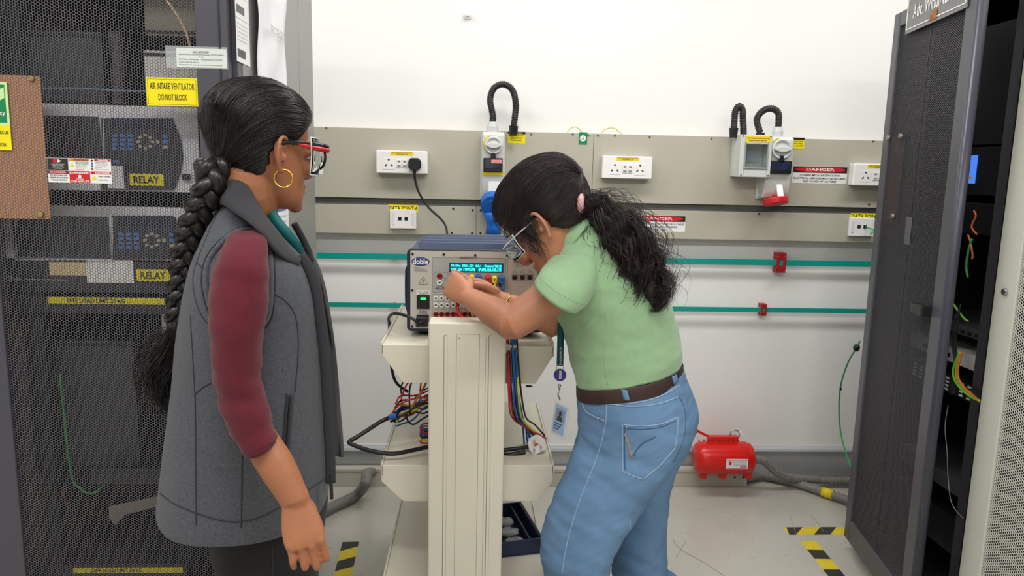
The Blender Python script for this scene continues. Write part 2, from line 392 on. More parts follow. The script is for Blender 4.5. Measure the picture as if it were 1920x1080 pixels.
def isolator(px0,px1,py0,py1,depth,label,colr,name):
    """interlocked switched socket: tapered grey enclosure with rotary switch, black breaker window and round coloured socket"""
    Yf=RY-depth; a=at((px0+px1)/2,py0,Yf); b=at((px0+px1)/2,py1,Yf); l=at(px0,py0+30,Yf); r=at(px1,py0+30,Yf)
    w=r.x-l.x; h=a.z-b.z
    t=thing(name,label,'switched socket',((l.x+r.x)/2,RY,b.z))
    # side profile (y,z)
    prof=[(-.002,0),(-.002,h),(-depth*.85,h),(-depth,h-.012),(-depth,h*.42),(-depth*.86,h*.1),(-depth*.7,0)]
    part('housing',MB().prism([(y,z) for y,z in prof],-w/2,w/2,'x'),m_greyp,t,bevel=.006,segs=3)
    part('flange',MB().box(-w/2-.006,w/2+.006,-.02,-.0016,-.006,h-.01),m_greyp,t,bevel=.003)
    zc=h*.80; R=w*.34
    sw=part('rotary_switch',MB().torus((0,-depth-.010,zc),R,.0055,seg=40).disc((0,-depth-.008,zc),R*.98,.008,seg=32),m_greyp,t,smooth=False)
    part('switch_grip',MB().prism([(-R*1.05,.002),(-R*.9,-.006),(-.4*R,-.012),(0,-.014),(.4*R,-.012),(R*.9,-.006),(R*1.05,.002),(.4*R,.010),(-.4*R,.010)],-depth-.024,-depth-.008).xf(Matrix.Translation((0,0,zc))),m_greyp,sw,bevel=.003)
    ar=[]
    for k in range(9):
        q=math.radians(115+k*11); ar.append((R*1.28*math.cos(q),-depth-.0008,zc+R*1.28*math.sin(q)))
    part('switch_arrow',MB().tube(ar,.0022,6),m_ypaper,t,label='yellow curved arrow')
    text('ON',-w*.2,zc+R*1.1,w*.12,.008,m_ypaper,t,-depth-.0006,.03); text('OFF',-w*.43,zc-R*1.1,w*.16,.008,m_ypaper,t,-depth-.0006,.03)
    wb=w*.43
    zb0,zb1=h*.40,h*.61
    br=part('breaker_window',MB().box(-wb,wb,-depth-.012,-depth+.01,zb0,zb1),M_BLACK,t,bevel=.003,label='black hinged breaker cover')
    part('breaker_glass',MB().box(-wb*.85,wb*.85,-depth-.0135,-depth-.012,zb0+.014,zb1-.008),mat('smoked_window',(38,42,58),.12,coat=.6),br,bevel=.001)
    part('latch',MB().prism([(-.012,zb1-.006),(.012,zb1-.006),(.008,zb1+.022),(-.008,zb1+.022)],-depth-.016,-depth),M_BLACK,t,bevel=.002)
    g=MB(); gx=(-.004,0)[colr=='red']; gland(g,(gx,-depth*.5,h),.02,.042); part('gland',g,m_gland,t)
    return t,w,h,depth,gx
# left one with blue socket and blue plug
t,w,h,dp,gx=isolator(904,946,247,372,.085,'grey switched socket enclosure with a blue socket behind the bending woman','blue','socket_enclosure')
o=Vector(t.location)
m_blue=mat('blue_plastic',(18,98,190),.35,var=.03)
part('red_switch',MB().box(-.008,w*.40,-dp-.0165,-dp-.013,h*.53,h*.585),mat('salmon_toggle',(222,140,140),.4),t,label='pale red breaker strip')
y=part('sticker',MB().prism([(-w*.47,0),(w*.47,0),(w*.47,.017),(-w*.47,.017)],-.0005,.0).xf(Matrix.Translation((0,-dp*.985,h*.345))@Matrix.Rotation(.15,4,'X')),m_ypaper,t,label='yellow instruction sticker')
part('label_panel',MB().box(-.018,w*.42,-dp*.93,-dp*.80,h*.03,h*.30),M_WHITE,t,bevel=.002)
part('socket_ring',MB().cyl((.004,-dp*.35,-.012),(.004,-dp*1.28,-.048),.05,.046,28),m_blue,t,bevel=.004,label='round blue socket')
pl=thing('blue_plug','blue industrial plug pushed up into the blue wall socket','plug',o+Vector((.002,-dp*1.0,-.045)))
part('plug_collar',MB().cyl((0,-.03,.012),(0,.012,.03),.05,.052,28),m_blue,pl,bevel=.004)
part('plug_handle',MB().tube([(0,0,-.01),(.002,.006,-.05),(.004,.01,-.075),(.004,.01,-.105)],[.044,.029,.03,.034],20),m_blue,pl,smooth=True)
part('red_tag',MB().box(-.004,.024,-.037,-.033,-.008,.038).xf(Matrix.Rotation(.2,4,'X')),M_RED,pl)
def conduit(pts,label):
    c=thing('flexible_conduit',label,'conduit')
    part('hose',hose(pts,.0135,.007,seg=12),m_cond,c,smooth=True)
    g=MB(); e=Vector(pts[-1]); g.cyl(e,e-Vector((0,0,.03)),.02,.017,8); g.cyl(e-Vector((0,0,.02)),e-Vector((0,0,.04)),.016,.016,14); part('end_fitting',g,M_BLACK,c)
    return c
def apx(px,py,Y): return at(px,py,Y)
Yc=RY-.035
gl=o+Vector((gx,-dp*.5,h+.04))
conduit([gl,apx(924,215,Yc),apx(919,188,Yc),apx(926,166,Yc),apx(943,158,Yc),apx(960,168,Yc),apx(967,192,Yc),apx(966,215,Yc),apx(963,236,Yc)],'black corrugated conduit looping above the blue socket enclosure')
# right hand pair
t,w,h,dp,gx=isolator(1440,1488,256,372,.10,'grey switched socket enclosure with a red socket','red','socket_enclosure')
o2=Vector(t.location)
m_redp=mat('red_socket_plastic',(196,30,40),.35,var=.03)
part('hinge_strip',MB().box(-.004,.022,-.004,.004,-.07,.006).xf(Matrix.Translation((0,-dp*.84,h*.25))@Matrix.Rotation(-.45,4,'X')),M_WHITE,t,bevel=.002,label='white lid hinge strip')
part('socket_lid',MB().cyl((0,0,.012),(0,0,-.016),.054,.052,32).xf(Matrix.Translation((.0,-dp*.85,-.012))@Matrix.Rotation(-.12,4,'Y')@Matrix.Rotation(-.22,4,'X')),m_redp,t,bevel=.006,label='red hinged socket lid')
part('lid_hinge',MB().box(-.016,.020,-dp*1.1,-dp*.8,-.005,.016),m_redp,t,bevel=.003)
gl2=o2+Vector((gx,-dp*.5,h+.04))
# square enclosure with transparent window
D2=.115; Yf=RY-D2; a=at(1393,252,Yf); b=at(1441,333,Yf)
w=.118; h=.168; w=(b.x-a.x)+.012; h=a.z-b.z
t=thing('window_enclosure','square grey enclosure with a clear window, left of the red socket enclosure','enclosure',((a.x+b.x)/2,RY,b.z))
o3=Vector(t.location)
fr=MB(); ex=.018
fr.box(-w/2,w/2,-.05,-.0016,0,h)
part('back_box',fr,m_greyp,t,bevel=.006)
part('cover',MB().box(-w/2,-w/2+.02,-D2,-.05,0,h).box(w/2-.016,w/2,-D2,-.05,0,h).box(-w/2+.02,w/2-.016,-D2,-.05,0,.038).box(-w/2+.02,w/2-.016,-D2,-.05,h-.036,h),m_greyp,t,bevel=.003)
part('breaker',MB().box(-w/2+.024,-w/2+.042,-.075,-.05,.070,.115),M_BLACK,t,bevel=.002)
part('inner_plate',MB().box(-.022,.035,-.062,-.05,.062,.115),mat('inner_grey',(170,176,180),.3),t,bevel=.002)
part('window_frame',MB().box(-w/2+.018,-w/2+.024,-D2-.004,-D2+.004,.036,h-.034).box(w/2-.020,w/2-.014,-D2-.004,-D2+.004,.036,h-.034).box(-w/2+.018,w/2-.014,-D2-.004,-D2+.004,.034,.040).box(-w/2+.018,w/2-.014,-D2-.004,-D2+.004,h-.040,h-.034),mat('window_edge',(150,154,156),.3),t,bevel=.002)
part('window',MB().box(-w/2+.02,w/2-.016,-D2-.002,-D2+.001,.038,h-.036),mat('clear_acrylic',(245,250,250),.05,trans=1,ior=1.2,var=0),t)
y=part('sticker',MB().box(-w*.36,w*.44,-D2-.001,-D2+.0002,h-.030,h-.006),m_ypaper,t,label='yellow instruction sticker')
text('FOR THREE PHASE LOAD USE',-w*.32,h-.017,w*.72,.005,M_BLK,y,-D2-.0016,.01); text('BREAKER MUST BE OFF',-w*.25,h-.026,w*.55,.005,M_BLK,y,-D2-.0016,.01)
for sx in(-1,1):
    for z in(.008,h-.006): part('screw',MB().disc((sx*(w/2-.009),-D2-.002,z),.003,.003,seg=8),M_BLK,t)
Ye=RY-.05
conduit([o3+Vector((-w*.27,-.055,h)),apx(1393,225,Ye),apx(1392,206,Ye),apx(1386,199,Ye),apx(1379,208,Ye),apx(1377,225,Ye),apx(1376,240,Ye)],'black corrugated conduit, narrow loop left of the window enclosure')
conduit([gl2,apx(1460,228,Ye),apx(1459,212,Ye),apx(1449,204,Ye),apx(1436,205,Ye),apx(1425,213,Ye),apx(1419,226,Ye),o3+Vector((w*.26,-.055,h+.012))],'black corrugated conduit arching between the two grey enclosures')
# green cable from data point down behind the door
m_gcab=mat('green_cable',(52,150,84),.45)
c=[d2.location+Vector((.0135,-.017,.002)),d2.location+Vector((.035,-.05,-.01)),at(1632,440,3.1)]
tag(part('patch_cable',MB().tube([Vector(q) for q in c],.0028,6,sub=6),m_gcab,smooth=True),'short green patch cable plugged into the data outlet','cable')
gp=[at(1612,640,2.75),at(1606,652,2.78),at(1590,680,2.9),at(1577,720,3.0),at(1573,765,3.04),at(1577,815,3.02),at(1590,860,2.9),at(1606,900,2.7)]
cc=thing('green_cable','green cable drooping in an arc between wall and open rack door','cable')
part('cable',MB().tube(gp,.0034,8,sub=7),m_gcab,cc,smooth=True)
part('clip',MB().ball(gp[1],.014,.008,.016),M_BLACK,cc); part('tie',MB().ball(gp[3].lerp(gp[4],.2),.005,.005,.008),M_BLACK,cc)
# ---- red lockout ----
m_rl=mat('red_lockout_plastic',(214,28,24),.28,var=.03)
Yl=WY-.15; l=at(1303,858,Yl); r=at(1409,858,Yl); R=.5*(at(1356,830,Yl).z-at(1356,888,Yl).z)
cz=at(1356,858,Yl).z; hw=(r.x-l.x)/2
t=thing('plug_lockout','red barrel shaped plug lockout against the wall','lockout',((l.x+r.x)/2,Yl,0))
bd=MB(); xs=[(-hw,R*.72),(-hw+.006,R*.86),(-hw+.02,R*.97),(-hw+.05,R),(hw-.05,R),(hw-.02,R*.97),(hw-.006,R*.86),(hw,R*.72)]
bd.tube([(x,0,cz) for x,_ in xs],[q for _,q in xs],32)
part('barrel',bd,m_rl,t,smooth=True)
part('hinge_rail',MB().box(-hw+.05,hw-.07,-.014,.014,cz+R*.8,cz+R+.030),m_rl,t,bevel=.004)
part('end_hole',MB().disc((-hw*.86,-R*.62,cz-.005),.004,.003),M_BLK,t)
for x in (-.09,.0,.115):
    part('foot_lug',MB().box(x-.014,x+.014,-.02,.02,max(.0,cz-R-.022),cz-R+.012),m_rl,t,bevel=.003)
for k in range(9):
    part('lock_hole',MB().disc((-.12+k*.022,-.0155,cz+R+.014),.0035,.003),mat('dark_red',(120,16,16),.5),t)
lb=part('sticker',MB().box(-.012,.085,-R-.002,-R+.001,cz-.022,cz+.022),M_WPR,t,label='white instruction sticker with red border')
part('border',MB().box(-.009,.082,-R-.0026,-R-.002,cz-.020,cz-.017).box(-.009,.082,-R-.0026,-R-.002,cz+.017,cz+.020).box(.05,.08,-R-.0026,-R-.002,cz-.014,cz-.010).box(.0,.012,-R-.0026,-R-.002,cz-.004,cz+.012),M_RED,lb)
text('PLUG LOCKOUT',.02,cz+.005,.058,.007,M_BLK,lb,-R-.0026); text('LOCKED OUT DO NOT REMOVE',.02,cz-.006,.058,.005,M_BLK,lb,-R-.0026)
part('cord',MB().tube([(-.06,0,cz+R+.02),(-.11,-.005,cz+R+.045),(-hw-.008,-.01,cz+R+.062)],.006,8,sub=4),m_rl,t,smooth=True,label='red key cord')
part('cord_end',MB().ball((-hw-.012,-.01,cz+R+.052),.013),M_STEEL,t,smooth=True)
part('shackle',MB().torus((.045,0,cz+R+.035),.021,.003,seg=20,arc=.75,a0=-.7),M_STEEL,t,smooth=True)
part('seal_tag',MB().prism([(.06,cz+R+.05),(.075,cz+R+.055),(.12,cz+R+.0),(.105,cz+R-.006)],-.003,0),M_WPR,t)
m_hose=mat('grey_hose',(122,120,116),.5,var=.05)
hz=[(hw*.95,0,cz-.01),(hw+.06,.01,cz-.02),(hw+.16,.03,.075),(hw+.30,.06,.045),(hw+.45,.07,.032),(hw+.8,.07,.032)]
q=tag(part('grey_conduit',hose([t.location+Vector(k) for k in hz],.018,.012,seg=14,amp=.05),m_hose,smooth=True),'grey corrugated hose leaving the right end of the red lockout','conduit')
c2=thing('grey_conduit','lower grey corrugated hose with a yellow tape band on the floor','conduit')
hp=[Vector((xr,WY-.055,.036)),at(1425,891,3.14),at(1470,900,3.06),at(1520,914,2.96),at(1560,927,2.88),at(1600,938,2.8),at(1660,960,2.7)]
hp=[Vector((k.x,k.y,max(.026,min(k.z,.05)))) for k in hp]
hp=[hp[0]]+[Vector((*atZ(px,py,.026).xy,.026)) for px,py in ((1430,892),(1475,901),(1520,914),(1560,928),(1600,942),(1680,975))]
part('hose',hose(hp,.019,.012,seg=14,amp=.05),m_hose,c2,smooth=True)
ya=atZ(1542,922,.026); yb=atZ(1562,928.5,.026)
part('tape_band',MB().cyl((ya.x,ya.y,.027),(yb.x,yb.y,.027),.0215,seg=18),m_ypaper,c2,smooth=True,label='yellow tape band')
hq=[Vector((*atZ(px,py,.028).xy,.028)) for px,py in ((560,985),(620,952),(650,938),(672,925))]+[at(686,905,2.92),at(688,888,3.02),Vector((at(688,888,3.02).x+.0,WY-.05,.06))]
tag(part('grey_conduit',hose(hq,.021,.012,seg=14,amp=.06),m_hose,smooth=True),'grey corrugated hose curving up the skirting behind the vest','conduit')
# ---- hazard tape on floor ----
def tape(label,p0,p1,wd,ph=0,slant=1):
    p0=atZ(*p0,0);p1=atZ(*p1,0); d=(p1-p0); L=d.length; d.normalize(); n=Vector((-d.y,d.x,0))
    t=thing('floor_tape',label,'floor tape',(p0.x,p0.y,0),math.atan2(d.y,d.x))
    part('tape_base',MB().box(0,L,0,wd,0,.0008),m_tapey,t)
    s=wd*1.15; x=-s+ph; k=MB()
    while x<L:
        poly=[(x,0),(x+s*.95,0),(x+s*.95+wd*slant,wd),(x+wd*slant,wd)]
        # clip in x to the tape
        poly=[(min(max(a,0),L),b) for a,b in poly]
        if max(a for a,_ in poly)-min(a for a,_ in poly)>.004: part('black_stripe',MB().prism(poly,.0008,.0014,'z'),m_tapek,t)
        x+=2*s
tape('yellow and black hazard tape at the open rack door, strip running along the wall',(1480,1003),(1660,1002),.062,.03,.9)
tape('yellow and black hazard tape at the open rack door, strip running towards the viewer',(1500,1014),(1600,1140),.062,.0,.0)
tape('yellow and black hazard tape strip on the floor beside the black trousers',(655,1100),(673,1016),.062,.06,-.5)
# thin scratches on the floor
m_scr=mat('scuff',(168,158,140),.6)
for kk,pts in enumerate(([(1262,1012),(1275,1030),(1320,1055),(1360,1082)],[(1520,965),(1532,980),(1545,998)],[(1481,968),(1492,1000)],[(1286,1014),(1268,1045)])):
    P=[Vector((*atZ(x,y,0).xy,.0008)) for x,y in pts]; tag(part('floor_scratch',MB().tube(P,.0012,4,sub=3),m_scr),('long curving hairline scratch on the floor right of the jeans','bent hairline scratch just behind the hazard tape','short hairline scratch left behind the hazard tape corner','short hairline scratch crossing the long one')[kk],'scratch',group='hairline scratches on the floor')
# ================= left cabinet =================
def perf(w,h,p=.0067,web=.145,depth=.0012,seg=6):
    cx=p*.8660254; nx=int(w/cx); nz=int(h/p)
    ii,jj=np.meshgrid(np.arange(nx),np.arange(nz),indexing='ij'); ii=ii.ravel(); jj=jj.ravel()
    X=(ii+.5)*cx; Z=(jj+.5)*p+(ii%2)*p*.5-.25*p
    a=np.arange(6)*math.pi/3; R=p/math.sqrt(3); ro=R; ri=R*(1-web)
    n=len(X); V=np.zeros((n,18,3))
    for k in range(6):
        V[:,k,0]=X+ro*math.cos(a[k]);V[:,k,2]=Z+ro*math.sin(a[k])
        V[:,6+k,0]=X+ri*math.cos(a[k]);V[:,6+k,2]=Z+ri*math.sin(a[k])
        V[:,12+k]=V[:,6+k]; V[:,12+k,1]=depth
    base=[]
    for k in range(6):
        j=(k+1)%6; base.append((k,j,6+j,6+k)); base.append((6+k,6+j,12+j,12+k))
    base=np.array(base); Fc=(base[None]+(np.arange(n)*18)[:,None,None]).reshape(-1,4)
    me=bpy.data.meshes.new('perforated_sheet')
    me.vertices.add(n*18); me.vertices.foreach_set('co',V.ravel())
    me.loops.add(Fc.size); me.loops.foreach_set('vertex_index',Fc.ravel().astype(np.int32))
    me.polygons.add(len(Fc)); me.polygons.foreach_set('loop_start',np.arange(0,Fc.size,4,dtype=np.int32)); me.polygons.foreach_set('loop_total',np.full(len(Fc),4,dtype=np.int32))
    me.update(calc_edges=True); return me
m_cab=mat('cabinet_paint',(74,73,82),.42,var=.03,bump=.1,bscale=700)
m_mesh=mat('perforated_steel',(92,90,94),.4,var=.03)
m_in=mat('cabinet_interior',(46,46,50),.6,var=.08)
m_side=mat('cabinet_side_grey',(146,146,142),.4,.3,var=.02,scale=3,stretch=(1,1,.1))
PERF=perf(.47,1.82)
DY=1.75
XR=at(438,120,DY).x; XL=XR-.62
YB=atX(588,200,XR).y
cab=thing('equipment_cabinet','tall dark grey equipment cabinet with hex perforated door behind the braided woman','cabinet',(0,0,0))
HC=2.03
pxr=at(369,150,DY).x; pxl=pxr-.47
dr=part('door',MB().box(pxr,XR-.012,DY,DY+.03,.05,HC).box(XL,pxl,DY,DY+.03,.05,HC).box(pxl,pxr,DY,DY+.03,.05,.10).box(pxl,pxr,DY,DY+.03,1.92,HC),m_cab,cab,bevel=.004)
PERF.materials.append(m_mesh)
ps=bpy.data.objects.new('perforated_sheet',PERF); COL.objects.link(ps); ps.parent=dr; ps.location=(pxl,DY+.006,.10); ps['kind']='stuff'
rib=MB().box(pxr+.052,pxr+.056,DY-.002,DY,.06,HC-.01)
part('edge_groove',rib,m_in,dr)
part('side_panel',MB().box(XR-.02,XR,DY+.07,YB-.2,.03,HC),m_side,cab,bevel=.002)
part('side_panel',MB().box(XR-.02,XR,YB-.197,YB,.03,HC),m_side,cab,bevel=.002)
part('side_panel',MB().box(XL,XL+.02,DY+.07,YB,.03,HC),m_side,cab)
part('frame_post',MB().box(XR-.045,XR-.002,DY+.036,DY+.068,.0,HC).box(XL,XL+.045,DY+.036,DY+.068,.0,HC),m_cab,cab,bevel=.003)
part('back_panel',MB().box(XL+.02,XR-.02,YB-.02,YB,.03,HC),m_in,cab)
part('top_panel',MB().box(XL,XR,DY+.036,YB,HC,HC+.02),m_cab,cab)
part('base',MB().box(XL,XR,DY+.036,YB,0,.03),m_cab,cab)
part('mounting_rail',MB().box(XR-.10,XR-.07,DY+.10,DY+.13,.05,HC-.02),m_in,cab); part('mounting_rail',MB().box(XL+.07,XL+.10,DY+.10,DY+.13,.05,HC-.02),m_in,cab)
# stickers on the door
def plate(px0,py0,px1,py1,Y,th,m,parent,name='sticker',label=None,bevel=0):
    a=at(px0,(py0+py1)/2,Y);b=at(px1,(py0+py1)/2,Y);c=at((px0+px1)/2,py0,Y);d=at((px0+px1)/2,py1,Y)
    o=part(name,MB().box(a.x,b.x,Y-th,Y,d.z,c.z),m,parent,bevel=bevel,label=label)
    return (a.x,b.x,d.z,c.z)
def bar(x0,x1,z0,z1,y,m,parent,name='print'): return part(name,MB().box(x0,x1,y-.0003,y,z0,z1),m,parent)
Y0=DY+.005
x0,x1,z0,z1=plate(275,146,371,199,Y0,.001,M_YEL,dr,label='yellow AIR INTAKE VENTILATOR sticker'); w=x1-x0;h=z1-z0
text('AIR INTAKE VENTILATOR',x0+w*.07,z0+h*.58,w*.87,h*.24,M_BLK,dr,Y0-.0014,.012); text('DO NOT BLOCK',x0+w*.23,z0+h*.2,w*.56,h*.22,M_BLK,dr,Y0-.0014,.012)
m_line=mat('thin_border',(130,112,20),.6)
part('border',MB().box(x0+.003,x1-.003,Y0-.0013,Y0-.001,z0+.003,z0+.0038).box(x0+.003,x1-.003,Y0-.0013,Y0-.001,z1-.0038,z1-.003).box(x0+.003,x0+.0038,Y0-.0013,Y0-.001,z0+.003,z1-.003).box(x1-.0038,x1-.003,Y0-.0013,Y0-.001,z0+.003,z1-.003),m_line,dr)
m_clear=mat('clear_sleeve',(200,205,205),.15,alpha=.35,var=0)
plate(311,87,427,129,DY-.0005,.0008,m_clear,dr,'clear_sleeve')
x0,x1,z0,z1=plate(331,91,425,127,DY-.0015,.0006,mat('label_paper',(214,220,214),.5,var=.01),dr,label='white approval label'); w=x1-x0;h=z1-z0; yy=DY-.0024
text('NOC APPROVED',x0+w*.33,z0+h*.74,w*.32,h*.12,M_BLK,dr,yy,.01); text('Equipment Process Control during Protection Relay TYPE TEST ASSEMBLY',x0+w*.05,z0+h*.62,w*.9,h*.09,M_BLK,dr,yy)
text('facility',x0+w*.45,z0+h*.51,w*.1,h*.08,M_BLK,dr,yy); text('NOC Number No [Document]      Valid Approval Date  21-May-2024',x0+w*.05,z0+h*.36,w*.86,h*.1,M_BLK,dr,yy); text('Location Bldg 08 GTM lab',x0+w*.05,z0+h*.22,w*.4,h*.08,M_BLK,dr,yy); text('No change to this equipment is permitted without approval',x0+w*.05,z0+h*.09,w*.86,h*.08,M_BLK,dr,yy)
# six-part warning sheet
m_dk=mat('warning_black',(44,38,38),.6,var=.05); m_or=mat('warning_orange',(226,140,34),.5)
X0,X1,Z0,Z1=plate(90,297,209,343,Y0,.001,M_WPR,dr,label='sheet of six warning signs'); w=(X1-X0)/3; h=(Z1-Z0)/2; y1=Y0-.0014; y2=y1-.0004
def cell(i,j): return X0+i*w+.0008,Z0+(1-j)*h+.0008,w-.0016,h-.0016
x,z,cw,ch=cell(0,0); bar(x,x+cw,z,z+ch,y1,m_dk,dr)
part('warning_symbol',MB().disc((x+cw*.37,y2,z+ch*.78),.005,.0003),M_RED,dr); part('warning_symbol',MB().prism([(x+cw*.5,z+ch*.62),(x+cw*.7,z+ch*.77),(x+cw*.5,z+ch*.92)],y2-.0002,y2),M_WPR,dr)
for k in range(4): text(('MOVING PARTS CAN CRUSH','AND CUT KEEP','HANDS CLEAR OF THE','MACHINE')[k],x+cw*(.18,.25,.2,.3)[k],z+ch*(.45-.12*k),cw*(.64,.5,.6,.4)[k],ch*.08,M_WPR,dr,y2)
x,z,cw,ch=cell(0,1); bar(x,x+cw,z+ch*.74,z+ch,y1,m_dk,dr); part('print',MB().prism([(x+cw*.5+cw*.46*math.cos(a),z+ch*.87+ch*.11*math.sin(a)) for a in [k*math.pi/12 for k in range(24)]],y2,y1),M_RED,dr)
text('DANGER',x+cw*.12,z+ch*.81,cw*.76,ch*.12,M_WPR,dr,y2-.0004,.02)
for k in range(3): text(('DO NOT CLEAN OR','REPAIR MACHINERY','WHILE IN MOTION')[k],x+cw*(.1,.06,.12)[k],z+ch*(.54-.2*k),cw*(.8,.9,.76)[k],ch*.12,M_BLK,dr,y2,.02)
x,z,cw,ch=cell(1,0); bar(x,x+cw,z+ch*.80,z+ch,y1,m_or,dr); text('WARNING',x+cw*.22,z+ch*.83,cw*.72,ch*.13,M_BLK,dr,y2,.03)
part('warning_symbol',MB().prism([(x+cw*.06,z+ch*.33),(x+cw*.26,z+ch*.33),(x+cw*.16,z+ch*.6)],y2-.0002,y2),M_YEL,dr)
for k in range(6): text(('ARC FLASH AND','SHOCK HAZARD','Appropriate PPE','and Tools Required','when working on','this equipment')[k],x+cw*.33,z+ch*(.66-.125*k),cw*(.64,.64,.5,.58,.5,.4)[k],ch*.08,M_BLK,dr,y2,.01)
x,z,cw,ch=cell(1,1); bar(x,x+cw,z,z+ch,y1,M_RED,dr); text('DANGER',x+cw*.03,z+ch*.76,cw*.93,ch*.17,M_WPR,dr,y2,.03); text('230 VOLTS',x+cw*.06,z+ch*.05,cw*.9,ch*.15,M_WPR,dr,y2,.03)
part('warning_symbol',MB().ball((x+cw*.5,y2,z+ch*.56),.0036,.0006,.003).box(x+cw*.43,x+cw*.57,y2-.0005,y2,z+ch*.38,z+ch*.5).box(x+cw*.3,x+cw*.7,y2-.0005,y2,z+ch*.29,z+ch*.33),M_WPR,dr)
x,z,cw,ch=cell(2,0); bar(x+cw*.22,x+cw,z+ch*.82,z+ch,y1,M_RED,dr); text('DANGER',x+cw*.4,z+ch*.85,cw*.5,ch*.11,M_WPR,dr,y2,.03)
for k,m in enumerate((M_BLACK,mat('sign_blue',(40,110,190),.5),mat('sign_blue',(40,110,190),.5),M_RED)): part('warning_symbol',MB().disc((x+cw*.1,y2,z+ch*(.86-.24*k)),.0024,.0003),m,dr)
for k in range(6): text(('Unsafe condition','This equipment','only by trained','and authorised','persons','Wear protection')[k],x+cw*.26,z+ch*(.7-.125*k),cw*(.5,.62,.6,.5,.3,.66)[k],ch*.07,M_BLK,dr,y2,.01)
x,z,cw,ch=cell(2,1); bar(x,x+cw,z+ch*.76,z+ch,y1,M_RED,dr); text('DANGER',x+cw*.24,z+ch*.8,cw*.72,ch*.14,M_WPR,dr,y2,.03)
part('warning_symbol',MB().prism([(x+cw*.05,z+ch*.28),(x+cw*.3,z+ch*.28),(x+cw*.175,z+ch*.62)],y2-.0002,y2),M_YEL,dr)
text('High Voltage',x+cw*.38,z+ch*.5,cw*.58,ch*.12,M_BLK,dr,y2,.02); text('Keep Out.',x+cw*.38,z+ch*.2,cw*.46,ch*.12,M_BLK,dr,y2,.02)
# brown board with screws, stickers
m_brown=mat('brown_board',(218,158,114),.5,var=.06,scale=4)
x0,x1,z0,z1=plate(-60,141,86,409,DY+.012,.003,m_brown,cab,'brown_board',label='brown insulating board behind the perforated sheet')
for px,py in ((60,147),(77,402)):
    p=at(px,py,Y0); part('screw',MB().disc((p.x,Y0-.004,p.z),.0058,.005,seg=16,r1=.0066),mat('brass',(170,160,110),.3,1),dr,bevel=.001)
x0,x1,z0,z1=plate(-40,153,16,235,Y0,.001,mat('glow_border',(196,226,158),.5),dr,label='green emergency sticker with pale border')
bar(x0+.004,x1-.0055,z0+.006,z1-.006,Y0-.001,M_GREEN,dr); text('Emergency',x1-.070,z0+.020,.062,.013,M_WPR,dr,Y0-.0016,.01)
part('print',MB().prism([(x1-.05,z1-.03),(x1-.007,z1-.012),(x1-.007,z1-.035),(x1-.02,z1-.042),(x1-.05,z1-.042)],Y0-.0016,Y0-.0013),mat('glow_border',(196,226,158),.5),dr)
x0,x1,z0,z1=plate(-50,235,21,281,Y0,.001,M_YEL,dr,label='yellow lab sticker')
text('AUTHORISED PERSONS INSIDE LAB',x1-.088,z1-.019,.084,.008,M_BLK,dr,Y0-.0016,.01); text('ONLY PERMISSION',x1-.07,z0+.008,.058,.008,M_BLK,dr,Y0-.0016,.01)
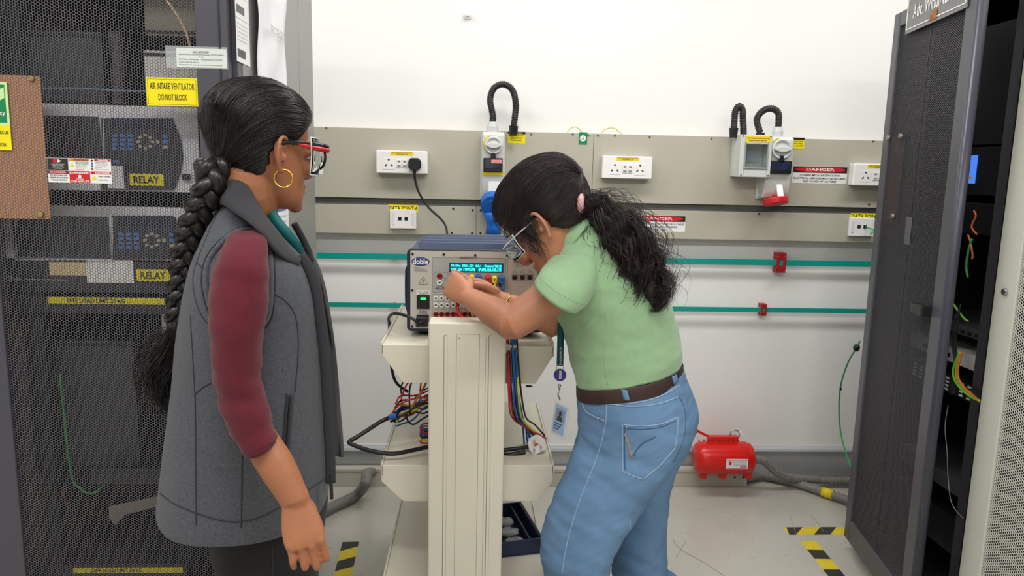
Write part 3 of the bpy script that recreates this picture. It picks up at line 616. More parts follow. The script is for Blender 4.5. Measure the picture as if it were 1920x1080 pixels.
# ---- relays inside ----
m_rp=mat('relay_panel',(222,222,226),.4,var=.02); m_rd=mat('relay_faceplate',(48,48,56),.35,var=.04); m_key=mat('blue_key',(70,120,190),.5); m_kg=mat('grey_key',(170,166,150),.5)
YI=DY+.095
def relay(label,panel,block,face,disp,kx,ky,relaylab,extra):
    t=thing('protection_relay',label,'relay',(0,YI,0))
    o=lambda q:q-Vector((0,YI,0))
    def pl(px0,py0,px1,py1,dy,th,m,name,parent=t,lb=None):
        a=at(px0,(py0+py1)/2,YI);b=at(px1,(py0+py1)/2,YI);c=at((px0+px1)/2,py0,YI);d=at((px0+px1)/2,py1,YI)
        ob=part(name,MB().box(a.x,b.x,-dy-th,-dy,d.z,c.z),m,parent,label=lb); return a.x,b.x,d.z,c.z
    pl(*panel,0,.003,m_rp,'front_panel')
    a=at(panel[0]+20,panel[1]+10,YI);b=at(panel[2]-20,panel[3]-5,YI)
    part('case',MB().box(a.x,b.x,.0,.22,b.z,a.z),m_in,t)
    pl(*block,.003,.004,m_rd,'module_cover')
    x0,x1,z0,z1=pl(block[0]+(block[2]-block[0])*.34,block[1]+4,block[0]+(block[2]-block[0])*.36,block[3]-3,.007,.001,M_BLK,'seam')
    x0,x1,z0,z1=pl(block[0]+(block[2]-block[0])*.64,block[1]+4,block[0]+(block[2]-block[0])*.66,block[3]-3,.007,.001,M_BLK,'seam')
    # wire outline
    P=[at(x,y,YI-.010)-Vector((0,YI,0)) for x,y in ((block[0]+2,block[1]+6),(block[0]+3,block[3]+4),(block[2]+4,block[3]+4),(block[2]+4,block[1]+4))]
    part('edge_wire',MB().tube(P,.0012,5),m_rp,t)
    fx0,fy0,fx1,fy1=face
    P=[at(x,y,YI) for x,y in ((fx0,fy1),(fx1-16,fy1),(fx1-4,fy0+(fy1-fy0)*.75),(fx1,fy0+(fy1-fy0)*.55),(fx1-4,fy0+(fy1-fy0)*.32),(fx1-20,fy0),(fx0,fy0))]
    part('faceplate',MB().prism([(q.x,q.z) for q in P],-.009,-.003),m_rd,t,bevel=.001)
    pl(*disp,.009,.002,mat('relay_display',(40,38,62),.15),'display')
    for i in range(3):
        for j in range(4): pl(kx+i*14.5,ky+j*8.2,kx+i*14.5+9,ky+j*8.2+5,.009,.0015,m_key,'key')
    for k in range(8):
        a=k*math.pi/4; cx=kx+62+13*math.cos(a); cy=ky+14+12*math.sin(a); pl(cx-3,cy-2.4,cx+3,cy+2.4,.009,.0015,m_kg,'key')
    pl(kx+82,ky+11,kx+88,ky+17,.009,.0015,m_kg,'key')
    for j in range(3): pl(kx+95,ky+1+j*10,kx+104,ky+7+j*10,.009,.0015,m_key if j<2 else m_kg,'key')
    x0,x1,z0,z1=pl(*relaylab,.009,.002,M_YEL,'sticker',t,'yellow RELAY sticker'); text('RELAY',x0+(x1-x0)*.12,z0+(z1-z0)*.2,(x1-x0)*.76,(z1-z0)*.6,M_BLK,t,-.0118,.02)
    for (q,m) in extra: pl(*q,.010,.0015,m,'sticker')
    return t
m_tan=mat('tan_label',(222,196,152),.6)
relay('upper protection relay behind the perforated door, with curved dark faceplate and blue keys',(78,198,374,358),(80,218,190,302),(193,222,345,356),(210,223,322,242),214,252,(247,326,310,348),[((205,311,236,353),M_WPR),((345,326,360,338),M_BLACK),((216,300,226,305),m_key)])
relay('lower protection relay behind the perforated door, beside tan and white stickers',(-5,386,350,486),(27,405,207,483),(212,404,346,486),(226,406,333,423),226,436,(260,504,322,526),[])
t=thing('front_fascia','dark lower relay front strip with tan and white stickers behind the door','panel',(0,0,0))
a=at(-20,487,YI);b=at(352,550,YI)
part('front_panel',MB().box(a.x,b.x,YI-.003,YI,b.z,a.z),m_rd,t)
plate(93,491,163,516,YI-.003,.001,m_tan,t,label='tan sticker'); plate(163,487,251,530,YI-.003,.002,M_WPR,t,label='white sticker')
p=at(18,522,YI-.004); part('logo_ring',MB().torus((p.x,YI-.0045,p.z),.0055,.0012,seg=20),M_WPR,t)
q=at(26,525,YI); text('multilin',q.x,q.z,.02,.006,M_WPR,t,YI-.0045); text('Feeder protection system',q.x+.03,q.z,.10,.005,M_WPR,t,YI-.0045)
def shelf(label,py,px0=-40,px1=352,dep=.45):
    a=at(px0,py,YI-.005);b=at(px1,py,YI-.005); t=thing('rack_shelf',label,'shelf',(0,0,0))
    part('tray',MB().box(a.x,b.x,YI-.005,YI+dep,a.z-.028,a.z-.024).box(a.x,b.x,YI-.006,YI-.003,a.z-.028,a.z+.014),m_in,t); return t,a
t,a=shelf('black rack shelf behind the door with long yellow load limit strip, upper',564)
x0,x1,z0,z1=plate(90,558,308,570,YI-.006,.001,M_YEL,t,label='yellow SAFE LOAD LIMIT strip'); text('SAFE LOAD LIMIT 30 KG',x0+.045,z0+.0022,.14,z1-z0-.0045,M_BLK,t,YI-.0074,.02)
t,a=shelf('black rack shelf near the floor behind the door with yellow load limit strip',1069)
x0,x1,z0,z1=plate(138,1064,343,1074,YI-.006,.001,M_YEL,t,label='yellow SAFE LOAD LIMIT strip'); text('SAFE LOAD LIMIT 30 KG',x0+.045,z0+.0022,.13,z1-z0-.004,M_BLK,t,YI-.0074,.02)
t,a=shelf('black rack shelf behind the door at thigh height',888,170)
# equipment boxes
m_box=mat('equipment_dark',(58,58,64),.45,var=.05)
def ibox(name,label,cat,px0,py0,px1,py1,dy,dep,m,extra=None):
    a=at(px0,py1,YI+dy);b=at(px1,py0,YI+dy); t=thing(name,label,cat,((a.x+b.x)/2,YI+dy,a.z)); w=b.x-a.x;h=b.z-a.z
    part('case',MB().box(-w/2,w/2,0,dep,0,h),m,t,bevel=.002)
    for zz in (.006,h-.012): part('front_rim',MB().box(-w/2+.004,w/2-.004,-.004,0,zz,zz+.006),M_BLACK,t)
    return t,w,h
ibox('amplifier','wide dark amplifier box at the top of the perforated cabinet','amplifier',-20,60,190,194,.03,.4,m_box)
ibox('power_supply','dark power supply box in the lower half of the perforated cabinet','power supply',60,640,250,880,.06,.35,m_box)
t,w,h=ibox('terminal_box','pale metal terminal box behind the AIR INTAKE sticker','box',274,97,372,203,.0,.12,mat('pale_metal',(214,212,206),.4))
ibox('terminal_strip','narrow pale terminal strip right of the lower shelf','box',305,574,334,640,.02,.1,mat('pale_metal',(214,212,206),.4))
ibox('lit_back_box','added beige grey box coloured as the lit back at the very top of the cabinet interior','box',272,-70,366,66,.12,.25,mat('lit_back_beige',(150,142,126),.5))  # added box; its beige stands in for light on the back interior
t=thing('cable_bundle','ribbed black cable bundle hanging above the upper relay','cable bundle')
part('bundle',hose([at(x,y,YI+.01) for x,y in ((214,60),(222,110),(222,150),(224,196))],.014,.006,sub=4,amp=.12),mat('bundle_black',(84,82,84),.5),t,smooth=True)
tag(part('beige_cable',MB().tube([at(x,y,YI-.02) for x,y in ((285,-30),(318,8),(340,42),(352,70),(358,100))],.0032,6,sub=5),m_tan,smooth=True),'thin beige cable arcing down behind the cabinet door top','cable')
tag(part('blue_grey_cable',MB().tube([at(x,y,YI-.02) for x,y in ((70,166),(150,166),(220,170),(276,171))],.0024,6,sub=4),mat('bluegrey_cable',(110,130,150),.5),smooth=True),'thin blue grey cable running level above the upper relay','cable')
tag(part('green_cable',MB().tube([at(x,y,YI+.02) for x,y in ((112,700),(132,880),(150,915),(175,925),(205,900))],.003,6,sub=5),m_gcab if 'm_gcab' in globals() else mat('green_cable',(52,150,84),.45),smooth=True),'green cable loop low behind the perforated door','cable')
tag(part('rust_cable',MB().tube([at(x,y,YI+.03) for x,y in ((90,700),(93,800),(105,880),(130,960))],.003,6,sub=5),mat('rust_cable',(120,74,56),.5),smooth=True),'reddish brown cable hanging low behind the perforated door','cable')
pp=[at(x,y,YI-.01) for x,y in ((204,950),(300,930),(304,948),(235,965),(215,985),(204,970))]
tag(part('bracket',MB().prism([(q.x,q.z) for q in pp],YI-.01,YI-.006),mat('beige_bracket',(130,122,110),.5)),'pale angled bracket low behind the perforated door','bracket')
# ---- papers on the side panel (plane X=XR facing +X)
def sidepaper(px0,py0,px1,py1,name,label,out=.001,th=.0006,wavy=0,cat='paper'):
    a=atX(px0,py0,XR); b=atX(px1,py1,XR); return a,b
a=atX(438,-60,XR+.001); b=atX(466,126,XR+.001)
ys=a.y; ye=atX(466,60,XR).y; zt=2.0; zb=atX(440,113,XR).z
t=thing('label_strip','narrow white strip of printed barcode forms on the cabinet side','label',(XR+.001,ys,zb),math.pi/2)
wd=ye-ys
n=3; ph=.098
for k in range(4):
    z=k*ph; pc=part('form',MB().box(0,wd,-.0006-.0003*(k%2),0,z+.0005,z+ph-.0005),M_WPR,t)
    for j in range(5): text('form line printed small text row',.006,z+ph-.014-.009*j,wd*.8,.004,mat('grey_print',(110,110,108),.6),t,-.0013)
    bars=MB()
    for j in range(14): bars.box(.006+j*.0042,.006+j*.0042+(.0016,.0028)[j%2],-.0015,-.001,z+.012,z+.030)
    part('barcode',bars,mat('grey_print',(110,110,108),.6),t,kind='stuff')
# big crumpled sheet
ys=atX(481,60,XR+.012).y; ye=atX(535,60,XR+.012).y; zb=atX(515,150,XR).z-.02
g=MB(); nx,nz=14,40; H0=2.0-zb; vs=[];fs=[]
for j in range(nz+1):
    for i in range(nx+1):
        u=i/nx; v=j/nz
        vs.append((u*(ye-ys)+.006*math.sin(v*7+1)*(u),-.012-.01*math.sin(u*math.pi)*(.6+.4*math.sin(3*v))-.004*math.sin(u*17+v*5)-.003*math.sin(u*9-v*11),v*H0))
for j in range(nz):
    for i in range(nx): k=j*(nx+1)+i; fs.append((k,k+1,k+nx+2,k+nx+1))
g.add(vs,fs)
t=thing('hanging_sheet','large wrinkled white sheet hanging on the cabinet side above the braided woman','paper',(XR,ys,zb),math.pi/2)
part('sheet',g,mat('paper',(232,232,234),.6,var=.01),t,smooth=True,solid=.0006)
text('PROTECTION',.06,.12,.16,.02,mat('faint_print',(170,170,174),.6),t,-.031)
ys=atX(514,400,XR+.002).y; ye=atX(541,400,XR+.002).y; z1=atX(514,368,XR).z; z0=atX(541,446,XR).z-.03
t=thing('notice_sheet','white printed notice on the cabinet side below the braided woman’s chin'.replace('’',"'"),'paper',(XR,ys,z0),math.pi/2)
part('sheet',MB().box(0,ye-ys,-.002,-.0008,0,z1-z0),mat('paper',(232,232,234),.6,var=.01),t)
part('header_bar',MB().box(.0,(ye-ys)*.8,-.0026,-.002,(z1-z0)*.72,(z1-z0)*.80),mat('header_blue',(90,116,160),.6),t)
for k in range(5): text('notice text line of small print',.004,(z1-z0)*(.6-.1*k),(ye-ys)*.85,.006,mat('grey_print',(110,110,108),.6),t,-.0024)
# ================= right racks =================
P0=at(1647,340,2.60); P0.z=0; P1=at(1797,340,2.02); P1.z=0; dv=(P1-P0); DW=dv.length; ang=math.atan2(dv.y,dv.x)
RX=1.50
WYR=atX(1890,340,1.485).y
rack=thing('server_rack','tall black server rack on the right with its perforated door ajar','rack')
m_rk=mat('rack_black',(36,36,42),.45,var=.05); m_edge=mat('rack_edge',(62,62,74),.35,var=.04); m_dgrey=mat('door_grey',(76,76,82),.38,var=.02,bump=.08,bscale=600)
part('frame_post',MB().box(RX,RX+.05,WYR+.008,WYR+.02,0,2.02).box(RX+.03,RX+.10,WYR+.02,WYR+.04,0,2.02),m_edge,rack,bevel=.004)
part('frame_post',MB().box(RX+.01,RX+.14,WYR+.04,WYR+.08,0,2.02),m_rk,rack,bevel=.004)
part('frame_post',MB().box(RX+.005,RX+.08,2.58,2.62,0,2.02),m_rk,rack,bevel=.004)
part('side_panel',MB().box(RX+.1,2.4,WYR+.008,WYR+.02,0,2.02),m_rk,rack); part('side_panel',MB().box(RX+.08,2.4,2.605,2.62,0,2.02),m_rk,rack)
part('back_panel',MB().box(2.38,2.4,WYR+.02,2.605,0,2.02),m_rk,rack); part('top_panel',MB().box(RX,2.4,WYR+.008,2.62,2.02,2.04),m_rk,rack); part('base',MB().box(RX+.02,2.4,WYR+.02,2.605,0,.06),m_rk,rack)
part('mounting_rail',MB().box(RX+.13,RX+.16,2.13,2.15,.06,2.0),m_edge,rack)
# door (local frame: x from far hinge to near edge, -y towards the room)
d=bpy.data.objects.new('door',None)
zb,zt=.055,1.985; fl,fr_,fb,ft=.05,.075,.085,.05
PW=DW-fl-fr_
dm=MB().box(0,fl,-.0,.022,zb,zt).box(DW-fr_,DW,0,.022,zb,zt).box(fl,DW-fr_,0,.022,zb,zb+fb).box(fl,DW-fr_,0,.022,zt-ft,zt)
door=part('door',dm,m_dgrey,rack,bevel=.005); bpy.data.objects.remove(d)
door.location=P0; door.rotation_euler=(0,0,ang)
part('edge_profile',MB().tube([(DW-.002,.011,zb),(DW-.002,.011,zt)],.0145,20),m_edge,door,smooth=True)
sh=bpy.data.objects.new('perforated_sheet',PERF); COL.objects.link(sh); sh.parent=door; sh.location=(fl,.008,zb+fb-.01); sh['kind']='stuff'; sh.material_slots[0].link='OBJECT'; sh.material_slots[0].material=mat('door_mesh_dark',(54,52,56),.4,var=.03); sh.scale=(PW/.47,1,(zt-zb-fb-ft+.02)/1.82)
part('seam_strip',MB().box(.285,.289,.0065,.0078,zb+fb,zt-ft),m_rk,door)
part('inner_plate',MB().box(.03,.285,.020,.023,zb+.08,zt-.05),mat('door_inner',(44,42,46),.5),door)
# brown board + screws
def dl(px,py,off=0):
    """pixel -> door-local x,z on the door plane"""
    dr_=_f*F+_r*(px-960)-_u*(py-540); nrm=Vector((dv.y,-dv.x,0)).normalized()
    tt=((P0+nrm*0-CAMP).dot(nrm))/dr_.dot(nrm); q=CAMP+dr_*tt; e=dv.normalized(); return (q-P0).dot(e),q.z
a=dl(1664,262);b=dl(1686,262);c=dl(1672,410)
part('brown_board',MB().box(.035,b[0]+.02,.0095,.0125,c[1]-.02,a[1]+.01),mat('dark_brown_board',(108,84,76),.5),door,label='dark brown board behind the mesh')
for px,py in ((1665,258),(1688,255),(1673,405)):
    q=dl(px,py); part('screw',MB().disc((q[0],-.004,q[1]),.008,.008,seg=14,r1=.010),mat('screw_grey',(150,146,136),.35,.8),door,bevel=.001)
# sign at the top
q0=dl(1703,40);q1=dl(1815,0); x0=q0[0]-.005; x1=DW-.055; zz0=zt-.088; zz1=zt+.03
m_sg=mat('sign_grey',(112,112,112),.4)
sgn=part('name_sign',MB().box(x0,x1,-.005,-.001,zz0,zz1),m_sg,door,bevel=.001,label='grey name sign with white border')
fw=.0028
part('sign_border',MB().box(x0+.006,x1-.006,-.0062,-.005,zz0+.012,zz0+.012+fw).box(x0+.006,x1-.006,-.0062,-.005,zz1-.009-fw,zz1-.009).box(x0+.006,x0+.006+fw*1.6,-.0062,-.005,zz0+.012,zz1-.009).box(x1-.006-fw*1.6,x1-.006,-.0062,-.005,zz0+.012,zz1-.009),M_WPR,door)
text('Adv. WindINERTIA',x0+.055,zz0+.040,x1-x0-.09,.045,M_WPR,door,-.0066,.005)
part('sign_stain',MB().prism([(x0+.18,zz0+.008),(x0+.23,zz0+.008),(x0+.235,zz0+.035),(x0+.19,zz0+.032)],-.0068,-.0064),mat('orange_sticker_rest',(150,92,40),.6,var=.4,scale=60),door)
q=dl(1733,578)
part('latch',MB().prism([(q[0]-.03,q[1]-.016),(q[0]+.05,q[1]-.020),(q[0]+.05,q[1]+.016),(q[0]-.03,q[1]+.012)],-.03,0),M_BLACK,door,bevel=.004)
q=dl(1700,430); part('tape_mark',MB().box(q[0]-.025,q[0]+.02,.0055,.0062,q[1]-.05,q[1]+.04),mat('grey_tape',(84,84,88),.5),door)
part('caster',MB().disc((DW*.5,.0,.0),.03,.001),M_BLACK,door) if False else None
# interior equipment, faces on X=EX facing -X
EX=1.60
def gear(name,label,cat,pxa,pya,pxb,pyb,m,Ya=None,Yb=None,dep=.35,ex=EX):
    a=atX(pxa,pya,ex); b=atX(pxb,pyb,ex); y1=a.y if Yb is None else Yb; y0=b.y if Ya is None else Ya
    t=thing(name,label,cat,(ex,(y0+y1)/2,b.z),-math.pi/2); w=y1-y0; h=a.z-b.z
    part('case',MB().box(-w/2,w/2,0,dep,0,h),m,t,bevel=.002)
    return t,w,h
m_scr=mat('screen_blue',(60,110,200),.3,emit=1.3,var=.1,scale=20)
t,w,h=gear('controller','black rack controller with a lit blue screen inside the open rack','controller',1795,278,1842,366,mat('gear_black',(24,24,28),.35),2.16,2.56)
a=atX(1806,292,EX);b=atX(1828,344,EX); c=t.location
bz=part('screen',MB().box(c.y-a.y,c.y-b.y,-.003,0,b.z-c.z,a.z-c.z),m_scr,t)
text('Status OK',c.y-a.y+.02,(a.z-c.z)-.03,(a.y-b.y)*.5,.008,M_WPR,bz,-.0036); part('button',MB().box(c.y-b.y-.035,c.y-b.y-.012,-.0038,-.003,b.z-c.z+.012,b.z-c.z+.022),M_WPR,bz)
gear('patch_unit','black patch unit below the blue screen in the open rack','rack unit',1790,378,1842,440,mat('gear_black',(24,24,28),.35),2.16,2.56)
t,w,h=gear('switch_unit','dark network switch with rows of ports in the open rack','network switch',1775,600,1815,632,mat('gear_grey',(70,70,74),.4),2.16,2.56)
for k in range(10):
    part('port',MB().box(-.17+k*.034,-.15+k*.034,-.002,0,h*.2,h*.5),M_BLK,t)
t,w,h=gear('white_unit','pale grey rack device with small panel above the green cables','rack unit',1765,645,1815,692,mat('gear_pale',(188,188,184),.4),2.16,2.56)
part('port',MB().box(-.02,.03,-.002,0,h*.3,h*.6),M_BLK,t); part('port',MB().box(-.12,-.08,-.002,0,h*.3,h*.6),M_BLK,t)
t,w,h=gear('terminal_unit','black rack device with columns of small white terminals','rack unit',1762,696,1812,752,mat('gear_black',(24,24,28),.35),2.16,2.56)
for i in range(9):
    for j in range(4): part('terminal',MB().box(-.16+i*.037,-.145+i*.037,-.003,0,h*(.12+.22*j),h*(.22+.22*j)),M_WPR,t)
gear('lower_unit','dark shelf unit low in the open rack','rack unit',1740,895,1800,905,mat('gear_grey',(70,70,74),.4),2.16,2.56)
gear('bottom_unit','black equipment box at the bottom of the open rack','rack unit',1730,930,1795,1050,mat('gear_black',(24,24,28),.35),2.16,2.56)
gear('blank_panel','plain black blanking panel filling the upper part of the open rack','panel',1815,60,1862,270,mat('gear_black',(24,24,28),.35),2.16,2.56,.02)
m_gy=mat('green_yellow_cable',(128,196,44),.4); m_org=mat('orange_cable',(220,110,40),.45)
def cab_(pts,r,m,label,ex=1.56,name='cable'):
    P=[atX(x,y,ex+(k[0] if (k:=q[2:]) else 0)) for q in pts for x,y in [q[:2]]]
    tag(part(name,MB().tube(P,r,7,sub=6),m,smooth=True),label,'cable')
cab_([(1823,448),(1816,470),(1812,500),(1815,520)],.004,m_gcab,'short green cable curving below the blue screen')
cab_([(1815,440),(1820,455),(1824,480),(1822,485)],.003,m_org,'short orange cable hanging beside the green one in the rack')
cab_([(1826,395),(1830,405),(1822,425),(1832,440)],.003,m_org,'orange cable knotted below the screen in the rack')
cab_([(1783,562),(1793,578),(1808,597),(1815,602)],.0035,m_gy,'green cable slanting down above the dark network switch')
for k,(dx,m) in enumerate(((0,m_gy),(5,m_gy),(8,m_org))):
    cab_([(1800+dx*.4,660),(1788+dx,690),(1790+dx,712),(1805+dx,732),(1822+dx*.5,745-dx*.3),(1837,751+dx*.3)],.0036,m,('outer bright green earth cable looping out of the open rack','inner bright green earth cable looping out of the open rack','orange cable looping with the green earth cables')[k],1.49)
cab_([(1778,760),(1772,800),(1776,850),(1778,900),(1785,945),(1806,972)],.0012,mat('thin_grey_wire',(150,150,150),.5),'thin grey wire hanging out of the open rack',1.50)
for k in range(4):
    cab_([(1789+k*4,600-k*10),(1784+k*3,640),(1790+k*2,690),(1780+k*3,740)],.002,mat('thin_black_cable',(40,40,44),.5),'thin black cable %s in the open rack'%('crossing the pale device','second from left across the pale device','third from left across the pale device','rightmost across the pale device')[k],1.55)
# white rack
wx=1.485
wr=thing('white_rack','near white cabinet with round-holed perforated door at the right edge','cabinet')
wy1=WYR; wy0=1.35
wdz0,wdz1=.04,2.05
m_wr=mat('rack_cream',(202,202,190),.4,var=.015,scale=6)
dd=MB().box(wx,wx+.02,wy1-.085,wy1,wdz0,wdz1).box(wx,wx+.02,wy0,wy0+.06,wdz0,wdz1).box(wx,wx+.02,wy0+.06,wy1-.085,wdz0,.12).box(wx,wx+.02,wy0+.06,wy1-.085,1.95,wdz1)
wd_=part('door',dd,m_wr,wr,bevel=.003)
WP=perf(.48,1.84,.0085,.22,.0012); WP.materials.append(m_wr)
s2=bpy.data.objects.new('perforated_sheet',WP); COL.objects.link(s2); s2.parent=wd_; s2.rotation_euler=(0,0,-math.pi/2); s2.location=(wx+.006,wy1-.083,.115); s2['kind']='stuff'
part('body',MB().box(wx+.03,2.35,wy1-.01,wy1,0,2.06).box(wx+.03,2.35,wy0,wy0+.01,0,2.06).box(2.34,2.35,wy0,wy1,0,2.06).box(wx+.03,2.35,wy0,wy1,2.05,2.06).box(wx+.03,2.35,wy0,wy1,0,.04),m_wr,wr)
part('interior',MB().box(wx+.032,wx+.6,wy0+.02,wy1-.02,.06,1.99),m_rk,wr)  # solid dark backing close behind the mesh, standing in for shade in the holes
q=atX(1885,547,wx-.001); part('lock',MB().disc((wx-.008,q.y,q.z),.009,.008,'x',r1=.011),M_STEEL,wr,bevel=.001); part('keyhole',MB().box(wx-.0086,wx-.008,q.y-.004,q.y+.004,q.z-.001,q.z+.001),M_BLK,wr)
# ================= cart =================
m_cart=mat('cart_cream',(218,212,194),.4,var=.015,scale=5); m_cart2=mat('cart_groove',(150,146,132),.5); m_wear=mat('cart_edge_wear',(140,128,108),.6,var=.15,scale=40)
TY=1.95; TB=2.52; PY=1.875
ct=thing('equipment_cart','cream metal three tier equipment cart with a grooved central post','cart')
pl_=at(803,640,PY); pr_=at(949,640,PY); ptz=at(876,605,PY).z
def tray(py,ptop,pts):
    z=at(880,py,TY).z; P=[at(x,y,TY) for x,y in pts]
    xl=at(715,ptop,TY).x; xr=at(1038,ptop,TY).x
    zb=P[1].z; zc=P[0].z
    xc1=P[1].x; xc2=P[2].x
    poly=[(xl,z),(xl,zc),(xc1,zb),(xc2,zb),(xr,zc),(xr,z)]
    b=MB().prism(poly,TY,TY+.003)
    b.prism(poly,TB-.003,TB)
    b.box(xl,xr,TY+.003,TB-.003,z-.003,z)
    for (a,b_) in (((xl,z),(xl,zc)),((xl,zc),(xc1,zb)),((xr,zc),(xr,z)),((xc2,zb),(xr,zc))): pass
    o=part('tray',b,m_cart,ct,bevel=.0015)
    part('rim',MB().box(xl-.002,xl+.004,TY,TB,z-.03,z+.006),m_cart,o,bevel=.001); part('rim',MB().box(xr-.004,xr+.002,TY,TB,z-.03,z+.006),m_cart,o,bevel=.001)
    part('edge_wear',MB().box(xl-.0024,xl-.0019,TY+.01,TB-.1,z-.001,z+.0064),m_wear,o); part('edge_wear',MB().box(xr+.0019,xr+.0024,TY+.01,TB-.1,z-.001,z+.0064),m_wear,o)
    part('side_wall',MB().box(xl-.0019,xl+.001,TY+.003,TB-.003,zc,z-.03),m_cart,o); part('side_wall',MB().box(xr-.001,xr+.0019,TY+.003,TB-.003,zc,z-.03),m_cart,o)
    return z,xl,xr
TZ1,XL1,XR1=tray(648,650,[(714,664),(756,718),(1004,718),(1040,678)])
TZ2,_,_=tray(873,875,[(715,903),(756,940),(1006,941),(1036,897)])
TZ3=at(880,1088,TY).z
b=MB().prism([(XL1,TZ3),(XL1,TZ3-.05),(XL1+.05,TZ3-.09),(XR1-.05,TZ3-.09),(XR1,TZ3-.05),(XR1,TZ3)],TY,TY+.003); b.prism([(XL1,TZ3),(XL1,TZ3-.05),(XL1+.05,TZ3-.09),(XR1-.05,TZ3-.09),(XR1,TZ3-.05),(XR1,TZ3)],TB-.003,TB); b.box(XL1,XR1,TY+.003,TB-.003,TZ3-.003,TZ3)
o=part('tray',b,m_cart,ct,bevel=.0015)
for x in (XL1-.002,XR1-.004): part('rim',MB().box(x,x+.006,TY,TB,TZ3-.03,TZ3+.006),m_cart,o,bevel=.001)
x0,x1=pl_.x,pr_.x; PW_=x1-x0
post=part('post',MB().box(x0,x1,PY,TY-.0005,.10,ptz),m_cart,ct,bevel=.006,segs=3)
def vx(px): return at(px,760,PY).x
for a,b_ in ((831,838),(914,921)):
    part('groove',MB().prism(rrect(vx(a),vx(b_),.14,at(835,628,PY).z,.003),PY-.0006,PY+.001),m_cart2,post); part('groove_face',MB().prism(rrect(vx(a)+.0022,vx(b_)-.0006,.142,at(835,628,PY).z-.001,.003),PY-.0009,PY-.0005),m_cart,post)
zt_=at(875,627,PY).z
part('panel_line',MB().box(vx(854.5),vx(855.3),PY-.0005,PY+.001,.14,zt_),m_cart2,post); part('panel_line',MB().box(vx(897),vx(897.8),PY-.0005,PY+.001,.14,zt_),m_cart2,post); part('panel_line',MB().box(vx(854.5),vx(897.8),PY-.0005,PY+.001,zt_,zt_+.0008),m_cart2,post)
part('panel_line',MB().box(vx(909),vx(909.6),PY-.0005,PY+.001,.14,zt_-.01),m_cart2,post)
part('screw',MB().disc((vx(860),PY-.001,zt_-.010),.0016,.001,seg=8),M_BLK,post)
part('post',MB().box(x0,x1,TB+.0005,TB+.07,.10,ptz),m_cart,ct,bevel=.006)
for x in (XL1+.06,XR1-.06):
    for y in (TY+.06,TB-.06):
        cs=part('caster',MB().disc((x-.012,y,.045),.045,.024,'x',24),M_BLACK,ct,bevel=.003)
        part('caster_fork',MB().box(x-.018,x-.013,y-.02,y+.02,.04,.12).box(x+.013,x+.018,y-.02,y+.02,.04,.12).box(x-.018,x+.018,y-.025,y+.025,.12,TZ3-.005 if TZ3-.005>.13 else .14),M_STEEL,cs)
part('base_bar',MB().box(x0,x1,TY,TB,.10,.13),m_cart,ct)
# ================= instrument =================
IY=2.06
a=at(763,545,IY);b=at(1020,545,IY); it=at(890,468,IY).z; ib=TZ1+.018; iw=b.x-a.x
ins=thing('relay_test_set','navy blue relay test instrument with silver front panel and cyan display on the cart','test instrument',((a.x+b.x)/2,IY,TZ1))
IO=Vector(ins.location)
m_navy=mat('navy_case',(54,68,98),.45,var=.04,bump=.08,bscale=400); m_bez=mat('navy_bezel',(34,40,56),.35,var=.04); m_pan=mat('panel_silver',(196,190,178),.38,.15,var=.015); m_pan2=mat('panel_grey',(172,172,168),.4,.1,var=.01); m_pl=mat('panel_line',(84,88,98),.5)
hI=it-TZ1
part('case',MB().box(-iw/2+.004,iw/2-.004,.012,.44,.018,hI-.006),m_navy,ins,bevel=.006)
part('bezel',MB().prism(rrect(-iw/2,iw/2,.014,hI,.014),-.004,.016),m_bez,ins,bevel=.003)
for k in range(4):
    part('top_rib',MB().prism([(.06+k*.085,hI-.006),(.066+k*.085,hI+.012),(.094+k*.085,hI+.012),(.115+k*.085,hI-.006)],-iw/2+.03,iw/2-.03,'x'),m_navy,ins,bevel=.002)
for sx in (-1,1):
    for y in (.04,.38): part('foot',MB().disc((sx*(iw/2-.045),y,.0005),.016,.02,'z',r1=.019),M_BLACK,ins,bevel=.002)
    part('side_handle',MB().tube([(sx*(iw/2-.002),.03,hI*.25),(sx*(iw/2+.005),.04,hI*.35),(sx*(iw/2+.005),.04,hI*.72),(sx*(iw/2-.002),.04,hI*.78)],.004,8,sub=3),m_bez,ins,smooth=True)
def ip(px,py):
    q=at(px,py,IY-.005)-IO; return q.x,q.z
def irect(px0,py0,px1,py1,y0,y1,m,name,r=0,parent=ins,label=None,bevel=0):
    xa,_=ip(px0,(py0+py1)/2);xb,_=ip(px1,(py0+py1)/2);_,za=ip((px0+px1)/2,py1);_,zb_=ip((px0+px1)/2,py0)
    mb=MB().prism(rrect(xa,xb,za,zb_,r),y0,y1) if r else MB().box(xa,xb,y0,y1,za,zb_)
    return part(name,mb,m,parent,label=label,bevel=bevel),(xa,xb,za,zb_)
def itext(s,px0,py0,px1,py1,m=None,y=-.0078,bold=.008,parent=ins):
    xa,za=ip(px0,py1); xb,zb_=ip(px1,py0); return text(s,xa,za,xb-xa,zb_-za,m or M_BLK,parent,y,bold)
pn,_=irect(769.5,471.5,1013.5,617,-.0055,-.003,m_pan,'front_panel',.004)
for q in ((771.5+2,476),(832,477),(891,478.5),(951,479),(1009.5,480),(773,544),(773,612),(1010,612)):
    x,z=ip(*q); sc=part('screw',MB().disc((x,-.0085,z),.0036,.003,seg=14),M_BLACK,ins,bevel=.0006)
def frame(px0,py0,px1,py1,r=.004,lw=.0009,m=None):
    xa,_=ip(px0,(py0+py1)/2);xb,_=ip(px1,(py0+py1)/2);_,za=ip((px0+px1)/2,py1);_,zb_=ip((px0+px1)/2,py0)
    pts=[(x,-.0062,z) for x,z in rrect(xa,xb,za,zb_,r,4)]; pts.append(pts[0]); part('outline',MB().tube(pts,lw/2,4),m or m_pl,ins)
